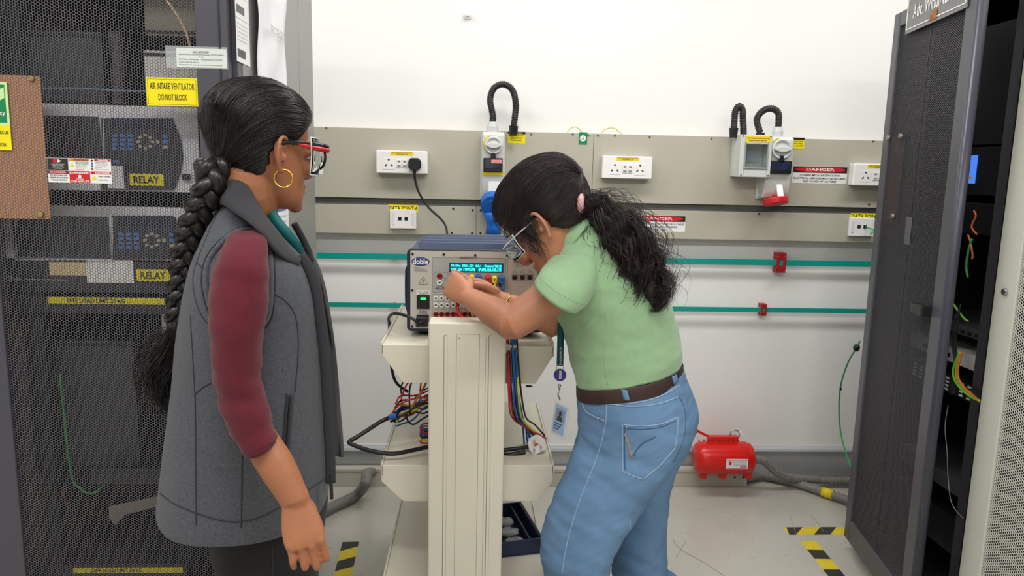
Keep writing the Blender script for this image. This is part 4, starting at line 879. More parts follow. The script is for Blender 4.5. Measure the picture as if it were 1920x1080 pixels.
irect(811,483.5,947.5,549,-.006,-.0055,m_pan2,'output_field',.002); frame(811,483.5,947.5,549,.002)
itext('SOURCE OUTPUTS',862,481,895,485)
# logo
x,z=ip(788.5,490.5); lg=part('logo_oval',MB().prism([(x+.0252*math.cos(k*math.pi/20),z+.0125*math.sin(k*math.pi/20)) for k in range(40)],-.0064,-.0055),mat('logo_navy',(40,66,110),.5),ins)
itext('doble',774,484.5,803,495.5,M_WPR,-.0072,.03)
for k,(w_) in enumerate((10,18,24,24)): itext(('FAMILY','of relay testing','PROTECTION SYSTEM TEST','AND SIMULATION EQUIP')[k],777,500.5+k*2.3,777+w_,502.2+k*2.3,mat('print_blue',(70,70,140),.6),bold=0)
pts=[ip(*q) for q in ((785,533),(802,533),(793.5,518.5))]; pts.append(pts[0]); part('warning_triangle',MB().tube([(x,-.0062,z) for x,z in pts],.0006,4),M_BLK,ins)
itext('!',792.7,523,794.3,531)
irect(781,544,806,552.5,-.0064,-.0055,M_WPR,'sticker'); itext('A US  13 10 0000',783,545,804,548,bold=0); itext('IEC 60950 400 Hz',786,549,804,551.5,bold=0)
sw,_=irect(781.5,553,805.5,578.5,-.009,-.0055,M_BLACK,'power_switch',.001)
irect(786.5,555,801,576,-.012,-.009,M_BLACK,'rocker',.001,sw)
irect(789,557,799,561.5,-.0126,-.012,mat('green_lamp',(40,220,90),.3,emit=2.0,var=0),'lamp',0,sw)
itext('100-240VAC',786,582,801,584.5,bold=0.01); itext('15A 50/60Hz',785,585.5,802,588,bold=.01)
irect(781,590,804,611,-.008,-.0055,M_BLACK,'power_inlet',.002)
def jack(px,py,m,r=.0076,lb=None):
    x,z=ip(px,py); j=part('jack',MB().torus((x,-.0075,z),r*.72,r*.30,seg=20,rs=8),m,ins,smooth=True,label=lb)
    part('jack_core',MB().disc((x,-.0075,z),r*.5,.002,seg=14),mat('jack_core_%s'%m.name,(120,118,110) if m is M_JW else (90,14,20),.4),j); part('jack_pin',MB().disc((x,-.0082,z),r*.2,.001,seg=8),M_BLK,j)
M_JW=mat('jack_white',(236,234,228),.35); M_JR=mat('jack_red',(158,22,30),.35)
frame(814,510,840,541,.003); jack(824.5,517.5,M_JR,.0082,'red battery jack'); jack(824.5,530,M_JW,.0082,'white battery jack')
itext('BATTERY',818,536.8,836,539,bold=.01); itext('SIMULATOR',817,540,837,542.2,bold=.01); itext('+',816.5,516.5,818.5,518.5); itext('-',816.5,529.6,818.5,530.3)
itext('T',832,521,837,523); itext('I',834,523.5,835,527)
frame(810.5,552.5,1000-60+8,578,.002); frame(810.5,581,948,596,.002)
for k in range(12):
    for y in (559.3,572): jack(817.5+k*10.75,y,M_JW)
    jack(817.5+k*10.75,589,M_JR); itext(str(k+1),821.5+k*10.75,583,822.6+k*10.75,585,bold=0)
# display
irect(842.5,493,943.5,510.5,-.0078,-.0055,mat('display_bezel',(20,24,28),.3),'display_bezel',.001)
m_lcd=mat('lcd_teal',(0,92,110),.2,emit=.35,var=0); m_lcdt=mat('lcd_cyan',(60,240,250),.4,emit=1.4,var=0)
irect(844,494.5,942,509,-.0085,-.0078,m_lcd,'display')
itext('F6150e  5021.Cfg  6.0.1   Octane*2518',846,496.5,940,501,m_lcdt,-.0092,.03); itext('GBR S/N 71976798    IP:192.168.188.175',846,503,940,507.5,m_lcdt,-.0092,.03)
itext('VIRTUAL',852,512.6,863,514.5,bold=.005); itext('SOURCES',850.5,515.3,864.5,517.3,bold=.005)
# right plate
irect(951,484,1007.5,604,-.0062,-.0055,m_pan,'comms_plate',.006); frame(951,484,1007.5,604,.006)
itext('F6150e',964,488,993,495,m_pl,-.0068,.0); itext('POWER SYSTEM',967,496.5,986,498.2,m_pl,-.0068,0); itext('SIMULATOR',967,499,981,500.7,m_pl,-.0068,0)
for x0_ in (959,973.5,987.5):
    pt,_=irect(x0_,513.5,x0_+11.5,525,-.0085,-.006,M_STEEL,'network_port',.0004); irect(x0_+1.5,516,x0_+10,523,-.009,-.0085,M_BLK,'socket_hole',0,pt); irect(x0_+3.5,523,x0_+8,524.4,-.009,-.0085,M_BLK,'socket_hole',0,pt)
    for q in ((x0_+4.6,505.5),(x0_+2.5,509),(x0_+7.5,509)): irect(q[0],q[1],q[0]+2.2,q[1]+1.8,-.0068,-.0062,m_pl,'network_symbol')
# coloured plugs with leads
m_c={'yellow':mat('lead_yellow',(232,206,30),.4),'blue':mat('lead_blue',(24,98,176),.4),'red':mat('lead_red',(206,36,46),.4),'black':mat('lead_black',(26,26,28),.4),'purple':mat('lead_purple',(92,66,130),.4),'orange':mat('lead_orange',(200,126,60),.4),'white':mat('lead_white',(226,224,218),.4)}
for px,py,c,dsc in ((885,519,'yellow','left yellow test plug in the instrument panel'),(897,519,'blue','left blue test plug in the instrument panel'),(915,520,'red','red test plug right of centre in the instrument panel'),(927,521,'yellow','right yellow test plug in the instrument panel'),(940,521,'blue','right blue test plug in the instrument panel')):
    x,z=ip(px,py); t=thing('test_plug',dsc,'test plug',IO+Vector((x,-.0085,z)))
    r=.0082
    part('collar',MB().disc((0,-.004,0),r*1.05,.004,seg=18),m_c[c],t); part('plug_head',MB().prism(rrect(-r*.82,r*.82,-r*1.5,r*.85,r*.5),-.026,-.004),m_c[c],t,bevel=.002); part('hole',MB().disc((0,-.0268,-.001),.0022,.001,seg=10),M_BLK,t)
    k=(px-905)*.0008
    part('lead',MB().tube([(0,-.018,-.008),(.002,-.026,-.02),(.004+k*.2,-.028,-.045),(.006+k*.4,-.024,-.085),(.012+k*.5,-.018,-.13),(.012+k,-.028,-.16)],.0028,7,sub=5),m_c[c],t,smooth=True)
    if px>900:
        x2,z2=ip(px-1,533); part('lower_jack',MB().disc((x2-x,-.001,z2-z),.0068,.003,seg=16),M_BLACK,t)
# red lead held in the hand going down in front of red jacks
hp=[at(858,566,1.985),at(858,575,1.98),at(861,588,1.97),at(868,597,1.965),at(880,600,1.97),at(900,612,1.99)]
t=thing('red_test_lead','red test lead held in the fist, curling down over the red jacks','test lead')
part('lead',MB().tube(hp,[.0042,.0042,.0045,.004,.003,.003],8,sub=6),m_c['red'],t,smooth=True)
# mains plug + cord left
t=thing('mains_lead','black mains lead with connector plugged into the instrument, curving left behind the cart','power lead')
x,z=ip(793,601); g=MB().prism(rrect(x-.018,x+.014,z-.012,z+.014,.004),-.034,-.008).xf(Matrix.Translation(IO))
part('connector',g,M_BLACK,t,bevel=.003)
c0=IO+Vector((x,-.034,z-.001))
part('strain_relief',MB().cyl(c0+Vector((0,.004,0)),c0+Vector((-.012,-.022,-.002)),.0085,.006,12),M_BLACK,t)
part('cord',MB().tube([c0+Vector((-.010,-.018,-.002)),at(776,599,2.0),at(755,590,2.02),at(738,588,2.08),at(729,596,2.16),at(730,608,2.22),at(731,640,2.3),at(733,680,2.34),at(742,716,2.36),at(765,735,2.36)],.0048,8,sub=6),M_BLACK,t,smooth=True)
def bundle(name,label,leads,cat='test leads'):
    t=thing(name,label,cat)
    for c,r,pts in leads:
        part('lead',MB().tube([at(x,y,Y) for x,y,Y in pts],r,7,sub=6),m_c[c],t,smooth=True)
    return t
r=.0027
L=[]
for c,x0_,xe,ye,j in (('red',953,1024,822,0),('black',957,1012,826,1),('black',962,1000,818,2),('blue',962,1003,838,0),('blue',966,996,832,1),('blue',969,990,840,2),('blue',964,984,846,3),('yellow',971,1014,815,0),('red',955,1015,826,1),('black',973,1022,818,3)):
    L.append((c,r,[(x0_-4,634,2.00-.006*j),(x0_-1,680,1.93-.006*j),(x0_+1+j,735,1.92+.006*j),(x0_+7+j*2,782,2.0+.01*j),((x0_+xe)/2+6,806-3*j,2.06+.01*j),(xe,ye,2.12)]))
bundle('hanging_leads','red, black, blue and yellow test leads hanging right of the cart post',L)
L=[]
rs=random.Random(3)
for k,(c,ya,yb) in enumerate((('yellow',795,776),('black',800,772),('blue',786,768),('red',770,748),('black',772,752),('purple',790,776),('yellow',800,784),('black',790,768),('orange',783,772),('blue',804,790),('red',792,780),('black',806,786),('yellow',783,765),('purple',781,765))):
    L.append((c,r,[(812,ya-44+rs.uniform(-5,5),2.2),(795,ya-36+rs.uniform(-5,5),2.18),(775,yb-8+rs.uniform(-6,6),2.16),(752,yb+rs.uniform(-7,6),2.13),(733+rs.uniform(-3,12),yb+rs.uniform(2,14),2.1)]))
L+= [('red',r,[(771,714,2.2),(762,722,2.2),(753,745,2.18),(754,762,2.16)]),('red',r,[(808,745,2.1),(775,748,2.1),(750,758,2.1),(737,772,2.1),(733,782,2.1)]),('black',r,[(773,714,2.15),(768,730,2.13),(768,760,2.12),(770,778,2.12)]),('black',r,[(757,714,2.25),(752,726,2.25),(753,738,2.24),(762,741,2.24)]),('orange',r*1.4,[(800,716,2.12),(790,735,2.1),(780,750,2.1),(771,766,2.1)]),('red',r,[(790,716,2.2),(788,730,2.2),(790,745,2.2),(806,742,2.2)]),('black',r,[(808,776,2.12),(790,787,2.1),(775,796,2.1),(764,788,2.1),(762,775,2.1)]),('black',r*1.3,[(812,756,2.08),(790,757,2.07),(760,776,2.06),(732,791,2.06)])]
bundle('lead_tangle','tangle of coloured test leads sticking out left of the cart post',L)
L=[]
for k,c in enumerate(('purple','red','blue','black','yellow','red')):
    y=797+k*5
    L.append((c,r,[(814,y-2,2.1),(797,y-3,2.08),(789,y+2,2.06),(790,y+8,2.06),(800,y+9,2.07),(814,y+9,2.1)]))
bundle('lead_coil','small coil of coloured leads below the tangle, left of the cart post',L)
t=thing('black_power_cable','thick black cable looping far out left of the cart middle tray','cable')
part('cable',MB().tube([at(x,y,Y) for x,y,Y in ((735,781,2.05),(715,790,2.03),(690,806,2.02),(668,820,2.0),(655,828,1.99),(660,833,1.98),(690,844,1.97),(722,850,1.97),(745,850,1.975),(780,843,2.0),(808,838,2.02),(860,838,2.05),(920,846,2.05),(950,853,2.03),(985,847,2.03))],.0062,10,sub=7),M_BLACK,t,smooth=True)
part('tie',MB().tube([at(743,780,2.045),at(730,782,2.045)],.0085,10),m_c['blue'],t,label='blue cable tie')
t=thing('white_plug','white three pin mains plug lying on the middle tray edge','plug',at(1006,833,2.05))
R_=Matrix.Rotation(-.5,4,'Y')@Matrix.Rotation(-.35,4,'X')
pg=MB().prism([(-.022,-.026),(.022,-.026),(.026,-.005),(.022,.016),(.010,.026),(-.010,.026),(-.022,.016),(-.026,-.005)],-.012,.016).xf(R_)
part('body',pg,M_WHITE,t,bevel=.004)
for x,z,m in ((0,.012,M_STEEL),(-.011,-.010,M_STEEL),(.011,-.010,M_STEEL)): part('pin',MB().box(x-.002,x+.002,-.032,-.012,z-.004,z+.004).xf(R_),m,t,bevel=.0006)
part('fuse_mark',MB().box(-.006,.006,-.0128,-.012,-.004,.004).xf(R_),mat('fuse_red',(206,90,50),.5),t)
part('cord',MB().tube([Vector((-.02,.0,.0)),at(990,838,2.05)-Vector(t.location),at(960,842,2.04)-Vector(t.location),at(925,846,2.04)-Vector(t.location),at(900,848,2.06)-Vector(t.location)],.0058,10,sub=5),M_BLACK,t,smooth=True)
# navy box on the bottom tray
q=at(996,1035,2.09)
bx=thing('storage_box','open navy blue plastic box with clear bags on the bottom tray','box',(q.x-.11,2.20,TZ3),math.radians(12))
m_nv=mat('navy_plastic',(36,50,78),.35,var=.04)
part('tray_floor',MB().box(-.12,.12,-.13,.13,.001,.005),m_nv,bx)
part('wall',MB().box(-.12,.12,-.13,-.124,.005,.05).box(-.12,.12,.124,.13,.005,.05).box(-.12,-.114,-.124,.124,.005,.05).box(.114,.12,-.124,.124,.005,.05),m_nv,bx,bevel=.002)
part('rim',MB().box(-.123,.123,-.133,-.127,.044,.052).box(.117,.123,-.127,.13,.044,.052).box(-.123,-.117,-.127,.13,.044,.052),m_nv,bx,bevel=.002)
part('divider',MB().box(.085,.089,-.124,.124,.005,.04),m_nv,bx)
for k in range(3):
    w0=bpy.data.objects
    g=MB().ball((0,0,0),.03,.024,.012,14,8); rr=random.Random(k)
    g.v=[(x+rr.uniform(-.003,.003),y+rr.uniform(-.003,.003),z+rr.uniform(-.003,.003)) for x,y,z in g.v]
    M=Matrix.Rotation(math.radians(12),4,'Z'); off=M@Vector((.045,-.08+.06*k,.02+.004*k))
    tag(part('plastic_bag',g.xf(Matrix.Translation(Vector(bx.location)+off)),mat('clear_bag',(215,218,220),.15,alpha=.6,var=.05),smooth=True),('crumpled clear bag nearest in the navy box','crumpled clear bag in the middle of the navy box','crumpled clear bag at the far end of the navy box')[k],'bag','clear bags in the navy box')
tag(part('black_scrap',MB().ball(at(992,724,2.3),.012,.006,.004),M_BLACK,smooth=True),'small black clip lying on the middle tray under the top tray','clip')
# ================= people =================
from mathutils.bvhtree import BVHTree
from mathutils import noise as mn
def sskin(name,rgb,**k): return mat(name,rgb,.48,var=.05,scale=14,bump=.12,bscale=420,sss=.12,**k)
m_skin1=sskin('skin_brown',(156,100,68)); m_skin2=sskin('skin_warm',(182,124,94))
m_hair=mat('black_hair',(24,18,18),.36,var=.3,scale=30,spec=.55); m_hair2=mat('black_brown_hair',(38,28,27),.42,var=.35,scale=30,spec=.5)
def applied(o,mods):
    """bake modifiers into the object's mesh"""
    for typ,kw in mods:
        m=o.modifiers.new(typ,typ)
        for a,b in kw.items(): setattr(m,a,b)
    dg=bpy.context.evaluated_depsgraph_get(); me=bpy.data.meshes.new_from_object(o.evaluated_get(dg))
    o.modifiers.clear(); old=o.data; me.name=old.name; o.data=me; bpy.data.meshes.remove(old); me.shade_smooth(); return o
def blend(name,mb,m,parent,voxel=.003,it=6,fac=.5,label=None,bake=True):
    o=part(name,mb,m,parent,smooth=True,label=label)
    return applied(o,[('REMESH',dict(mode='VOXEL',voxel_size=voxel,use_smooth_shade=True)),('SMOOTH',dict(factor=fac,iterations=it))])
def sl(rings,sub):
    """spline through rings index by index"""
    n=len(rings[0]); cols=[spline([r[i] for r in rings],sub) for i in range(n)]
    return [[c[k] for c in cols] for k in range(len(cols[0]))]
def ell(c,u,v,a,b,n=40,e=2.0,front=None):
    out=[]
    for k in range(n):
        t=2*math.pi*k/n; ct,st=math.cos(t),math.sin(t)
        x=math.copysign(abs(ct)**(2/e),ct); y=math.copysign(abs(st)**(2/e),st)
        out.append(Vector(c)+u*a*x+v*b*y)
    return out
class Frame:
    def __init__(s,origin,facing_deg,raydeg):
        s.o=Vector((origin.x,origin.y,0)); a=math.radians(facing_deg); s.u=Vector((math.cos(a),math.sin(a),0)); s.v=Vector((-math.sin(a),math.cos(a),0))
        r=math.radians(raydeg); s.perp=Vector((math.cos(r),-math.sin(r),0))
    def P(s,px,py,Y): return at(px,py,Y)-s.o
    def ring(s,A,B,Y,b,n=40,e=2.2,dv=0):
        a=s.P(*A,Y); q=s.P(*B,Y); w=q-a; c=(a+q)/2+s.v*dv
        hx=w.x*s.perp.x/ s.u.dot(s.perp)
        W_=s.u*hx+Vector((0,0,w.z)); return ell(c,W_*.5,s.v,1,b,n,e)
def wrinkle(mb,start,amp,freq,seed=0,stretch=(1,1,1)):
    """folds: push every vertex by smooth noise along its offset from the local axis"""
    for i in range(start,len(mb.v)):
        p=Vector(mb.v[i]); q=Vector((p.x*stretch[0],p.y*stretch[1],p.z*stretch[2]))*freq+Vector((seed,seed,seed))
        d=mn.noise_vector(q); mb.v[i]=tuple(p+d*amp)
    return mb
# ---- head -------------------------------------------------------------
HS=[(-.114,.066,.036,.012),(-.109,.077,.020,.028),(-.100,.083,.004,.039),(-.088,.085,-.012,.047),(-.074,.083,-.024,.053),(-.055,.083,-.042,.058),(-.035,.084,-.066,.063),(-.012,.084,-.080,.067),(.008,.083,-.088,.070),(.030,.087,-.094,.073),(.050,.090,-.097,.075),(.070,.085,-.094,.073),(.088,.073,-.085,.065),(.103,.053,-.066,.051),(.113,.026,-.040,.032),(.118,-.002,-.014,.010)]
def head_slices(off=0.0,n=44,fn=None):
    rings=[]
    for z,xf,xb,hw in HS:
        if z<0: z*=.90
        c=Vector(((xf+xb)/2,0,z)); a=(xf-xb)/2; r=[]
        for k in range(n):
            t=2*math.pi*k/n; e=2.25
            x=math.copysign(abs(math.cos(t))**(2/e),math.cos(t)); y=math.copysign(abs(math.sin(t))**(2/e),math.sin(t))
            r.append(c+Vector((a*x,hw*y*(1-.10*max(0,x)),0)))
        rings.append(r)
    return sl(rings,3)
def head_mb(mb,M,ears=True):
    s=len(mb.v)
    mb.loft(head_slices())
    # nose
    mb.tube([(.078,0,.030),(.087,0,.012),(.097,0,-.008),(.106,0,-.024),(.104,0,-.033),(.088,0,-.038)],[.008,.0075,.0085,.0105,.009,.008],12,sub=3)
    for y in (-1,1):
        mb.ball((.094,y*.0115,-.031),.010,.0075,.008)
        mb.ball((.081,y*.033,-.022),.014,.018,.016)            # cheek
        mb.tube([(.086,y*.010,.026),(.089,y*.024,.030),(.080,y*.046,.026)],[.006,.007,.006],10,sub=2)   # brow
        mb.ball((.075,y*.031,.009),.013,.019,.010)          # lids
    mb.tube([(.074,-.024,-.060),(.086,-.011,-.0565),(.0885,0,-.057),(.086,.011,-.0565),(.074,.024,-.060)],[.003,.006,.0065,.006,.003],10,sub=3)
    mb.tube([(.073,-.022,-.062),(.084,-.011,-.068),(.0865,0,-.069),(.084,.011,-.068),(.073,.022,-.062)],[.003,.0065,.0075,.0065,.003],10,sub=3)
    mb.ball((.076,0,-.096),.014,.018,.014)
    if ears:
        for y in (-1,1):
            R=Matrix.Translation((-.006,y*.072,-.002))@Matrix.Rotation(y*-.35,4,'Z')@Matrix.Rotation(.12,4,'Y')
            k=len(mb.v)
            mb.tube([(.012,y*.002,.012),(.011,y*.006,.026),(-.001,y*.009,.033),(-.014,y*.011,.026),(-.017,y*.011,.008),(-.012,y*.009,-.010),(-.004,y*.006,-.022),(.003,y*.004,-.029),(.008,y*.001,-.022)],[.003,.0036,.0042,.0045,.0042,.0042,.0048,.0062,.004],9,sub=4)
            mb.ball((-.004,y*.001,.006),.013,.004,.022)
            mb.tube([(.006,y*.004,.018),(-.006,y*.007,.014),(-.009,y*.007,.0),(-.003,y*.006,-.013)],[.002,.003,.003,.003],8,sub=3)
            mb.tube([(.010,y*.005,.004),(.008,y*.007,-.004),(.009,y*.003,-.012)],[.003,.004,.003],8,sub=2)
            mb.xf(R,k)
    mb.xf(M,s); return mb
def eyes(parent,M,ms=''):
    mw=mat('eye_white',(225,220,214),.2); mi=mat('eye_dark',(34,22,16),.1); 
    for y in (-1,1):
        part('eye',MB().ball((.080,y*.031,.007),.0105).xf(M),mw,parent,smooth=True)
        part('iris',MB().ball((.0885,y*.031,.007),.0028,.0048,.0048).xf(M),mi,parent,smooth=True)
        part('eyebrow',MB().tube([(.092,y*.013,.032),(.093,y*.028,.037),(.082,y*.048,.032)],[.0018,.0026,.001],6,sub=4).xf(M),m_hair,parent,smooth=True)
def hline(style,x,y):
    ay=abs(y)
    if style==1: T=[(-.12,-.10),(-.07,-.09),(-.040,-.062),(-.022,-.030),(-.014,.020),(.012,.030),(.022,.014),(.034,.022),(.050,.040),(.070,.058),(.086,.074),(.12,.08)]
    else: T=[(-.12,-.055),(-.07,-.050),(-.040,-.036),(-.020,-.018),(-.012,.020),(.010,.028),(.020,-.025),(.040,-.018),(.052,.015),(.070,.052),(.086,.070),(.12,.075)]
    for (a,za),(b,zb) in zip(T[:-1],T[1:]):
        if a<=x<=b: return za+(zb-za)*(x-a)/(b-a)
    return .08
def hair_shell(name,parent,M,style,G,vol,m,base=.008,bkf=.7):
    """scalp volume: head surface pushed out where hair grows and sunk under the skin elsewhere"""
    rings=head_slices(); mb=MB(); C=Vector((0,0,.015)); out=[]
    for r in rings:
        q=[]
        for p in r:
            d=(p-C).normalized(); zl=hline(style,p.x,p.y); s=(p.z-zl)/.012; s=max(-1,min(1,s)); s=.5+.5*s; s=s*s*(3-2*s)
            up=max(0,d.z); bk=max(0,-d.x)
            o=-.008+s*(.008+base+vol*(up*.8+bk*bkf))
            o+=s*.0012*mn.noise(Vector((math.atan2(d.y,d.z+.2)*9,d.x*2,0)))
            q.append(p+d*o)
        out.append(q)
    mb.loft(out)
    tip=out[-1]
    mb_l=mb; bv=BVHTree.FromPolygons([Vector(v) for v in mb_l.v],mb_l.f)
    k=MB(); k.v=list(mb.v); k.f=list(mb.f); k.xf(M)
    o=part(name,k,m,parent,smooth=True)
    return bv,C,o
def strands_mesh(paths,rads,taper=True):
    """many 3-sided strands in one mesh; paths: list of (n,3) arrays"""
    V=[];Fs=[];off=0
    for P,r in zip(paths,rads):
        P=np.asarray(P,float); n=len(P); T=np.gradient(P,axis=0); T/=np.linalg.norm(T,axis=1)[:,None]+1e-9
        a=np.cross(T,[.3,.2,.93]); a/=np.linalg.norm(a,axis=1)[:,None]+1e-9; b=np.cross(T,a)
        s=np.linspace(0,1,n); rr=r*(np.clip(np.minimum(s*12,(1-s)*6),.15,1) if taper else np.ones(n))
        ring=[P+(a*math.cos(w)+b*math.sin(w))*rr[:,None] for w in (0,2.094,4.189)]
        V.append(np.stack(ring,1).reshape(-1,3))
        i=np.arange(n-1)[:,None]*3
        q=np.concatenate([np.concatenate([i+k,i+(k+1)%3,i+3+(k+1)%3,i+3+k],1) for k in range(3)])
        Fs.append(q+off); off+=n*3
    V=np.concatenate(V);Fc=np.concatenate(Fs)
    me=bpy.data.meshes.new('strands'); me.vertices.add(len(V)); me.vertices.foreach_set('co',V.ravel())
    me.loops.add(Fc.size); me.loops.foreach_set('vertex_index',Fc.ravel().astype(np.int32)); me.polygons.add(len(Fc))
    me.polygons.foreach_set('loop_start',np.arange(0,Fc.size,4,dtype=np.int32)); me.polygons.foreach_set('loop_total',np.full(len(Fc),4,dtype=np.int32))
    me.update(calc_edges=True); me.shade_smooth(); return me
def scalp_strands(bv,C,M,style,G,N,seed,m,parent,frizz=.0006,r=.00055):
    rr=random.Random(seed); paths=[]; rads=[]; G=Vector(G); g=(G-C); gl=g.length; gd=g.normalized()
    def hit(d):
        h=bv.ray_cast(C+d*.4,-d,.4)
        return h[0] if h[0] is not None else C+d*.1
    tries=0
    while len(paths)<N and tries<N*8:
        tries+=1
        th=rr.uniform(0,2*math.pi); zz=rr.uniform(-.55,1); q=math.sqrt(1-zz*zz); d=Vector((q*math.cos(th),q*math.sin(th),zz))
        if rr.random()<.45: # start close to the hairline
            p=hit(d); 
            if not (hline(style,p.x,p.y)-.002<p.z<hline(style,p.x,p.y)+.025): continue
        p=hit(d)
        if p.z<hline(style,p.x,p.y)+.003: continue
        ang=d.angle(gd)
        if ang<.15: continue
        n=12 if ang<1 else 18; L=[]
        up=Vector((0,0,1)); lift=rr.uniform(.0002,.0016); ph=rr.uniform(0,6.3); stray=rr.random()<.05
        # hair first sweeps up/back, then falls to the gathering point
        mid=(d*.55+gd*.45+Vector((-.12,0,.22)) ).normalized() if d.x>-.2 else (d+gd).normalized()
        for i in range(n):
            t=i/(n-1); e=d.lerp(mid,t).lerp(mid.lerp(gd,t),t).normalized()
            w=hit(e)
            o=lift+(.003*math.sin(math.pi*t) if stray else 0)
            w=w+e*o+Vector((mn.noise(Vector((ph,t*4,0))),mn.noise(Vector((ph,t*4,5))),mn.noise(Vector((ph,t*4,9)))))*frizz*2
            if t>.8: w=w.lerp(C+gd*(gl+.002)+Vector((rr.uniform(-1,1),rr.uniform(-1,1),rr.uniform(-1,1)))*.004,(t-.8)/.2*.8)
            L.append(M@w)
        paths.append(L); rads.append(r*rr.uniform(.6,1.25))
    me=strands_mesh(paths,rads); me.materials.append(m); return part('hair_strands',me,None,parent,kind='stuff')
# ---- hand -------------------------------------------------------------
def hand_mb(mb,M,side,curl,spread=.05,thumb=(.5,.5,.4),s=1.0,fingers=None):
    """hand in local axes: +x to the fingertips, +z back of hand, thumb on side*y"""
    k=len(mb.v); S_=side
    R=[]
    for x,w,t,z in ((-.045,.021,.020,0),(-.025,.0225,.0195,0),(-.008,.0245,.019,0),(.02,.033,.018,0),(.045,.039,.0165,.0),(.070,.041,.0145,.001),(.085,.039,.0115,.002),(.093,.034,.009,.002)):
        R.append(ell((x*s,S_*.001,z),Vector((0,1,0)),Vector((0,0,1)),w*s,t*s,24,2.4))
    mb.loft(sl(R,3))
    mb.ball((.030*s,S_*.024*s,-.008*s),.028*s,.014*s,.014*s)    # thenar
    mb.ball((.035*s,-S_*.022*s,-.007*s),.032*s,.012*s,.013*s)
    FB=[(.088,.029,.041,.0085),(.092,.0095,.046,.0088),(.088,-.0105,.042,.0084),(.080,-.029,.033,.0072)]
    for i,(bx,by,l,r) in enumerate(FB):
        mb.ball((bx*s,S_*by*s,.003*s),.012*s,.0095*s,.010*s)
        c=(fingers[i] if fingers else curl); a=0; p=Vector((bx*s,S_*by*s,.001)); yaw=S_*(1.5-i)*spread
        pts=[p-Vector((.02*s,0,0)),p.copy()]; rad=[r*s*.95,r*s*1.08]
        for j,(L,q) in enumerate(((l,c[0]),(l*.62,c[1]),(l*.5,c[2]))):
            a+=q; d=Vector((math.cos(a)*math.cos(yaw),math.cos(a)*math.sin(yaw),-math.sin(a)))
            pts.append(p+d*L*s*.5); rad.append(r*s*(.98-.07*j)); p=p+d*L*s; pts.append(p.copy()); rad.append(r*s*((1.0,.93,.72)[j]))
        mb.tube(pts,rad,12,sub=2); mb.ball(p,r*s*.74)
    ta,tb,tc=thumb
    p=Vector((.014*s,S_*.024*s,-.006*s)); d=Vector((math.cos(ta)*.8,S_*math.sin(ta),-tb)).normalized(); pts=[p]; rad=[.013*s]
    for j,L in enumerate((.042,.032,.026)):
        pts.append(p+d*L*s*.5); rad.append((.0125,.0105,.0095)[j]*s); p=p+d*L*s; pts.append(p.copy()); rad.append((.0112,.0102,.0075)[j]*s)
        d=(d+Vector((.25*tc,-S_*.45*tc,-.25*tc))).normalized()
    mb.tube(pts,rad,12,sub=2); mb.ball(p,.0078*s)
    mb.xf(M,k); return mb
def basis(o,x,z):
    x=Vector(x).normalized(); z=Vector(z); z=(z-x*z.dot(x)).normalized(); y=z.cross(x)
    return Matrix(((x.x,y.x,z.x,o[0]),(x.y,y.y,z.y,o[1]),(x.z,y.z,z.z,o[2]),(0,0,0,1)))
def proj(fr,obj_bv,pts,out=.0008,Yf=None):
    """seam points: follow the surface under a camera-side outline"""
    R=[]
    for x,y in pts:
        d=(_f*F+_r*(x-960)-_u*(y-540)).normalized(); h=obj_bv.ray_cast(CAMP-fr.o,d,10)
        if h[0] is not None: R.append(h[0]-d*out)
    return R
def bvh(o):
    me=o.data; return BVHTree.FromPolygons([v.co.copy() for v in me.vertices],[tuple(p.vertices) for p in me.polygons])
def seam(fr,bv,pts,r,m,parent,name='seam',out=.0004,label=None,sub=6,flat=None):
    P=spline([Vector((x,y,0)) for x,y in pts],sub); P=proj(fr,bv,[(p.x,p.y) for p in P],out)
    if len(P)<2: return None
    Q=[P[0]]
    for p in P[1:]:
        if (p-Q[-1]).length<.04: Q.append(p)
    if len(Q)<2: return None
    return part(name,MB().tube(Q,r,6),m,parent,smooth=True,label=label)
def ribbon(fr,bv,L,R_,th,m,parent,name,out=.001,label=None,sub=4):
    """band of cloth laid on a surface between two outlines"""
    A=proj(fr,bv,[(p.x,p.y) for p in spline([Vector((*q,0)) for q in L],sub)],out); B=proj(fr,bv,[(p.x,p.y) for p in spline([Vector((*q,0)) for q in R_],sub)],out)
    n=min(len(A),len(B)); mb=MB(); vs=[];fs=[]
    for a,b in zip(A[:n],B[:n]): vs+=[a,a.lerp(b,.5)+(CAMP-fr.o-a).normalized()*.0006,b]
    for i in range(n-1):
        for k in (0,1): fs.append((i*3+k,i*3+k+1,i*3+k+4,i*3+k+3))
    mb.add(vs,fs); return part(name,mb,m,parent,smooth=True,solid=th,label=label)
# ---------------- woman in grey vest ----------------
Y1=1.38
F1=Frame(at(465,700,Y1),16,-16.5)
w1=thing('person','woman with a long black braid in grey vest and maroon sweater, standing at left','person',F1.o)
P=F1.P
m_vest=mat('vest_grey',(72,74,80),.9,var=.25,scale=260,bump=.25,bscale=900,sheen=.08)
m_collar=mat('vest_charcoal',(42,41,46),.8,var=.06,scale=30,sheen=.05,bump=.15,bscale=900)
m_seam=mat('seam_dark',(42,43,48),.8); m_mar=mat('maroon_knit',(86,13,31),.9,var=.08,scale=60,sheen=.1,bump=.3,bscale=500)
m_trou=mat('black_trousers',(17,17,20),.85,var=.1,scale=40,sheen=.03)
LV=[(356,428,474,.050),(374,411,482,.095),(394,397,494,.130),(418,385,514,.158),(448,373,543,.176),(490,357,575,.186),(540,346,596,.186),(590,338,606,.182),(640,331,611,.182),(700,326,615,.185),(760,319,617,.189),(820,311,619,.194),(880,304,620,.199),(915,300,620,.202),(930,299,617,.202)]
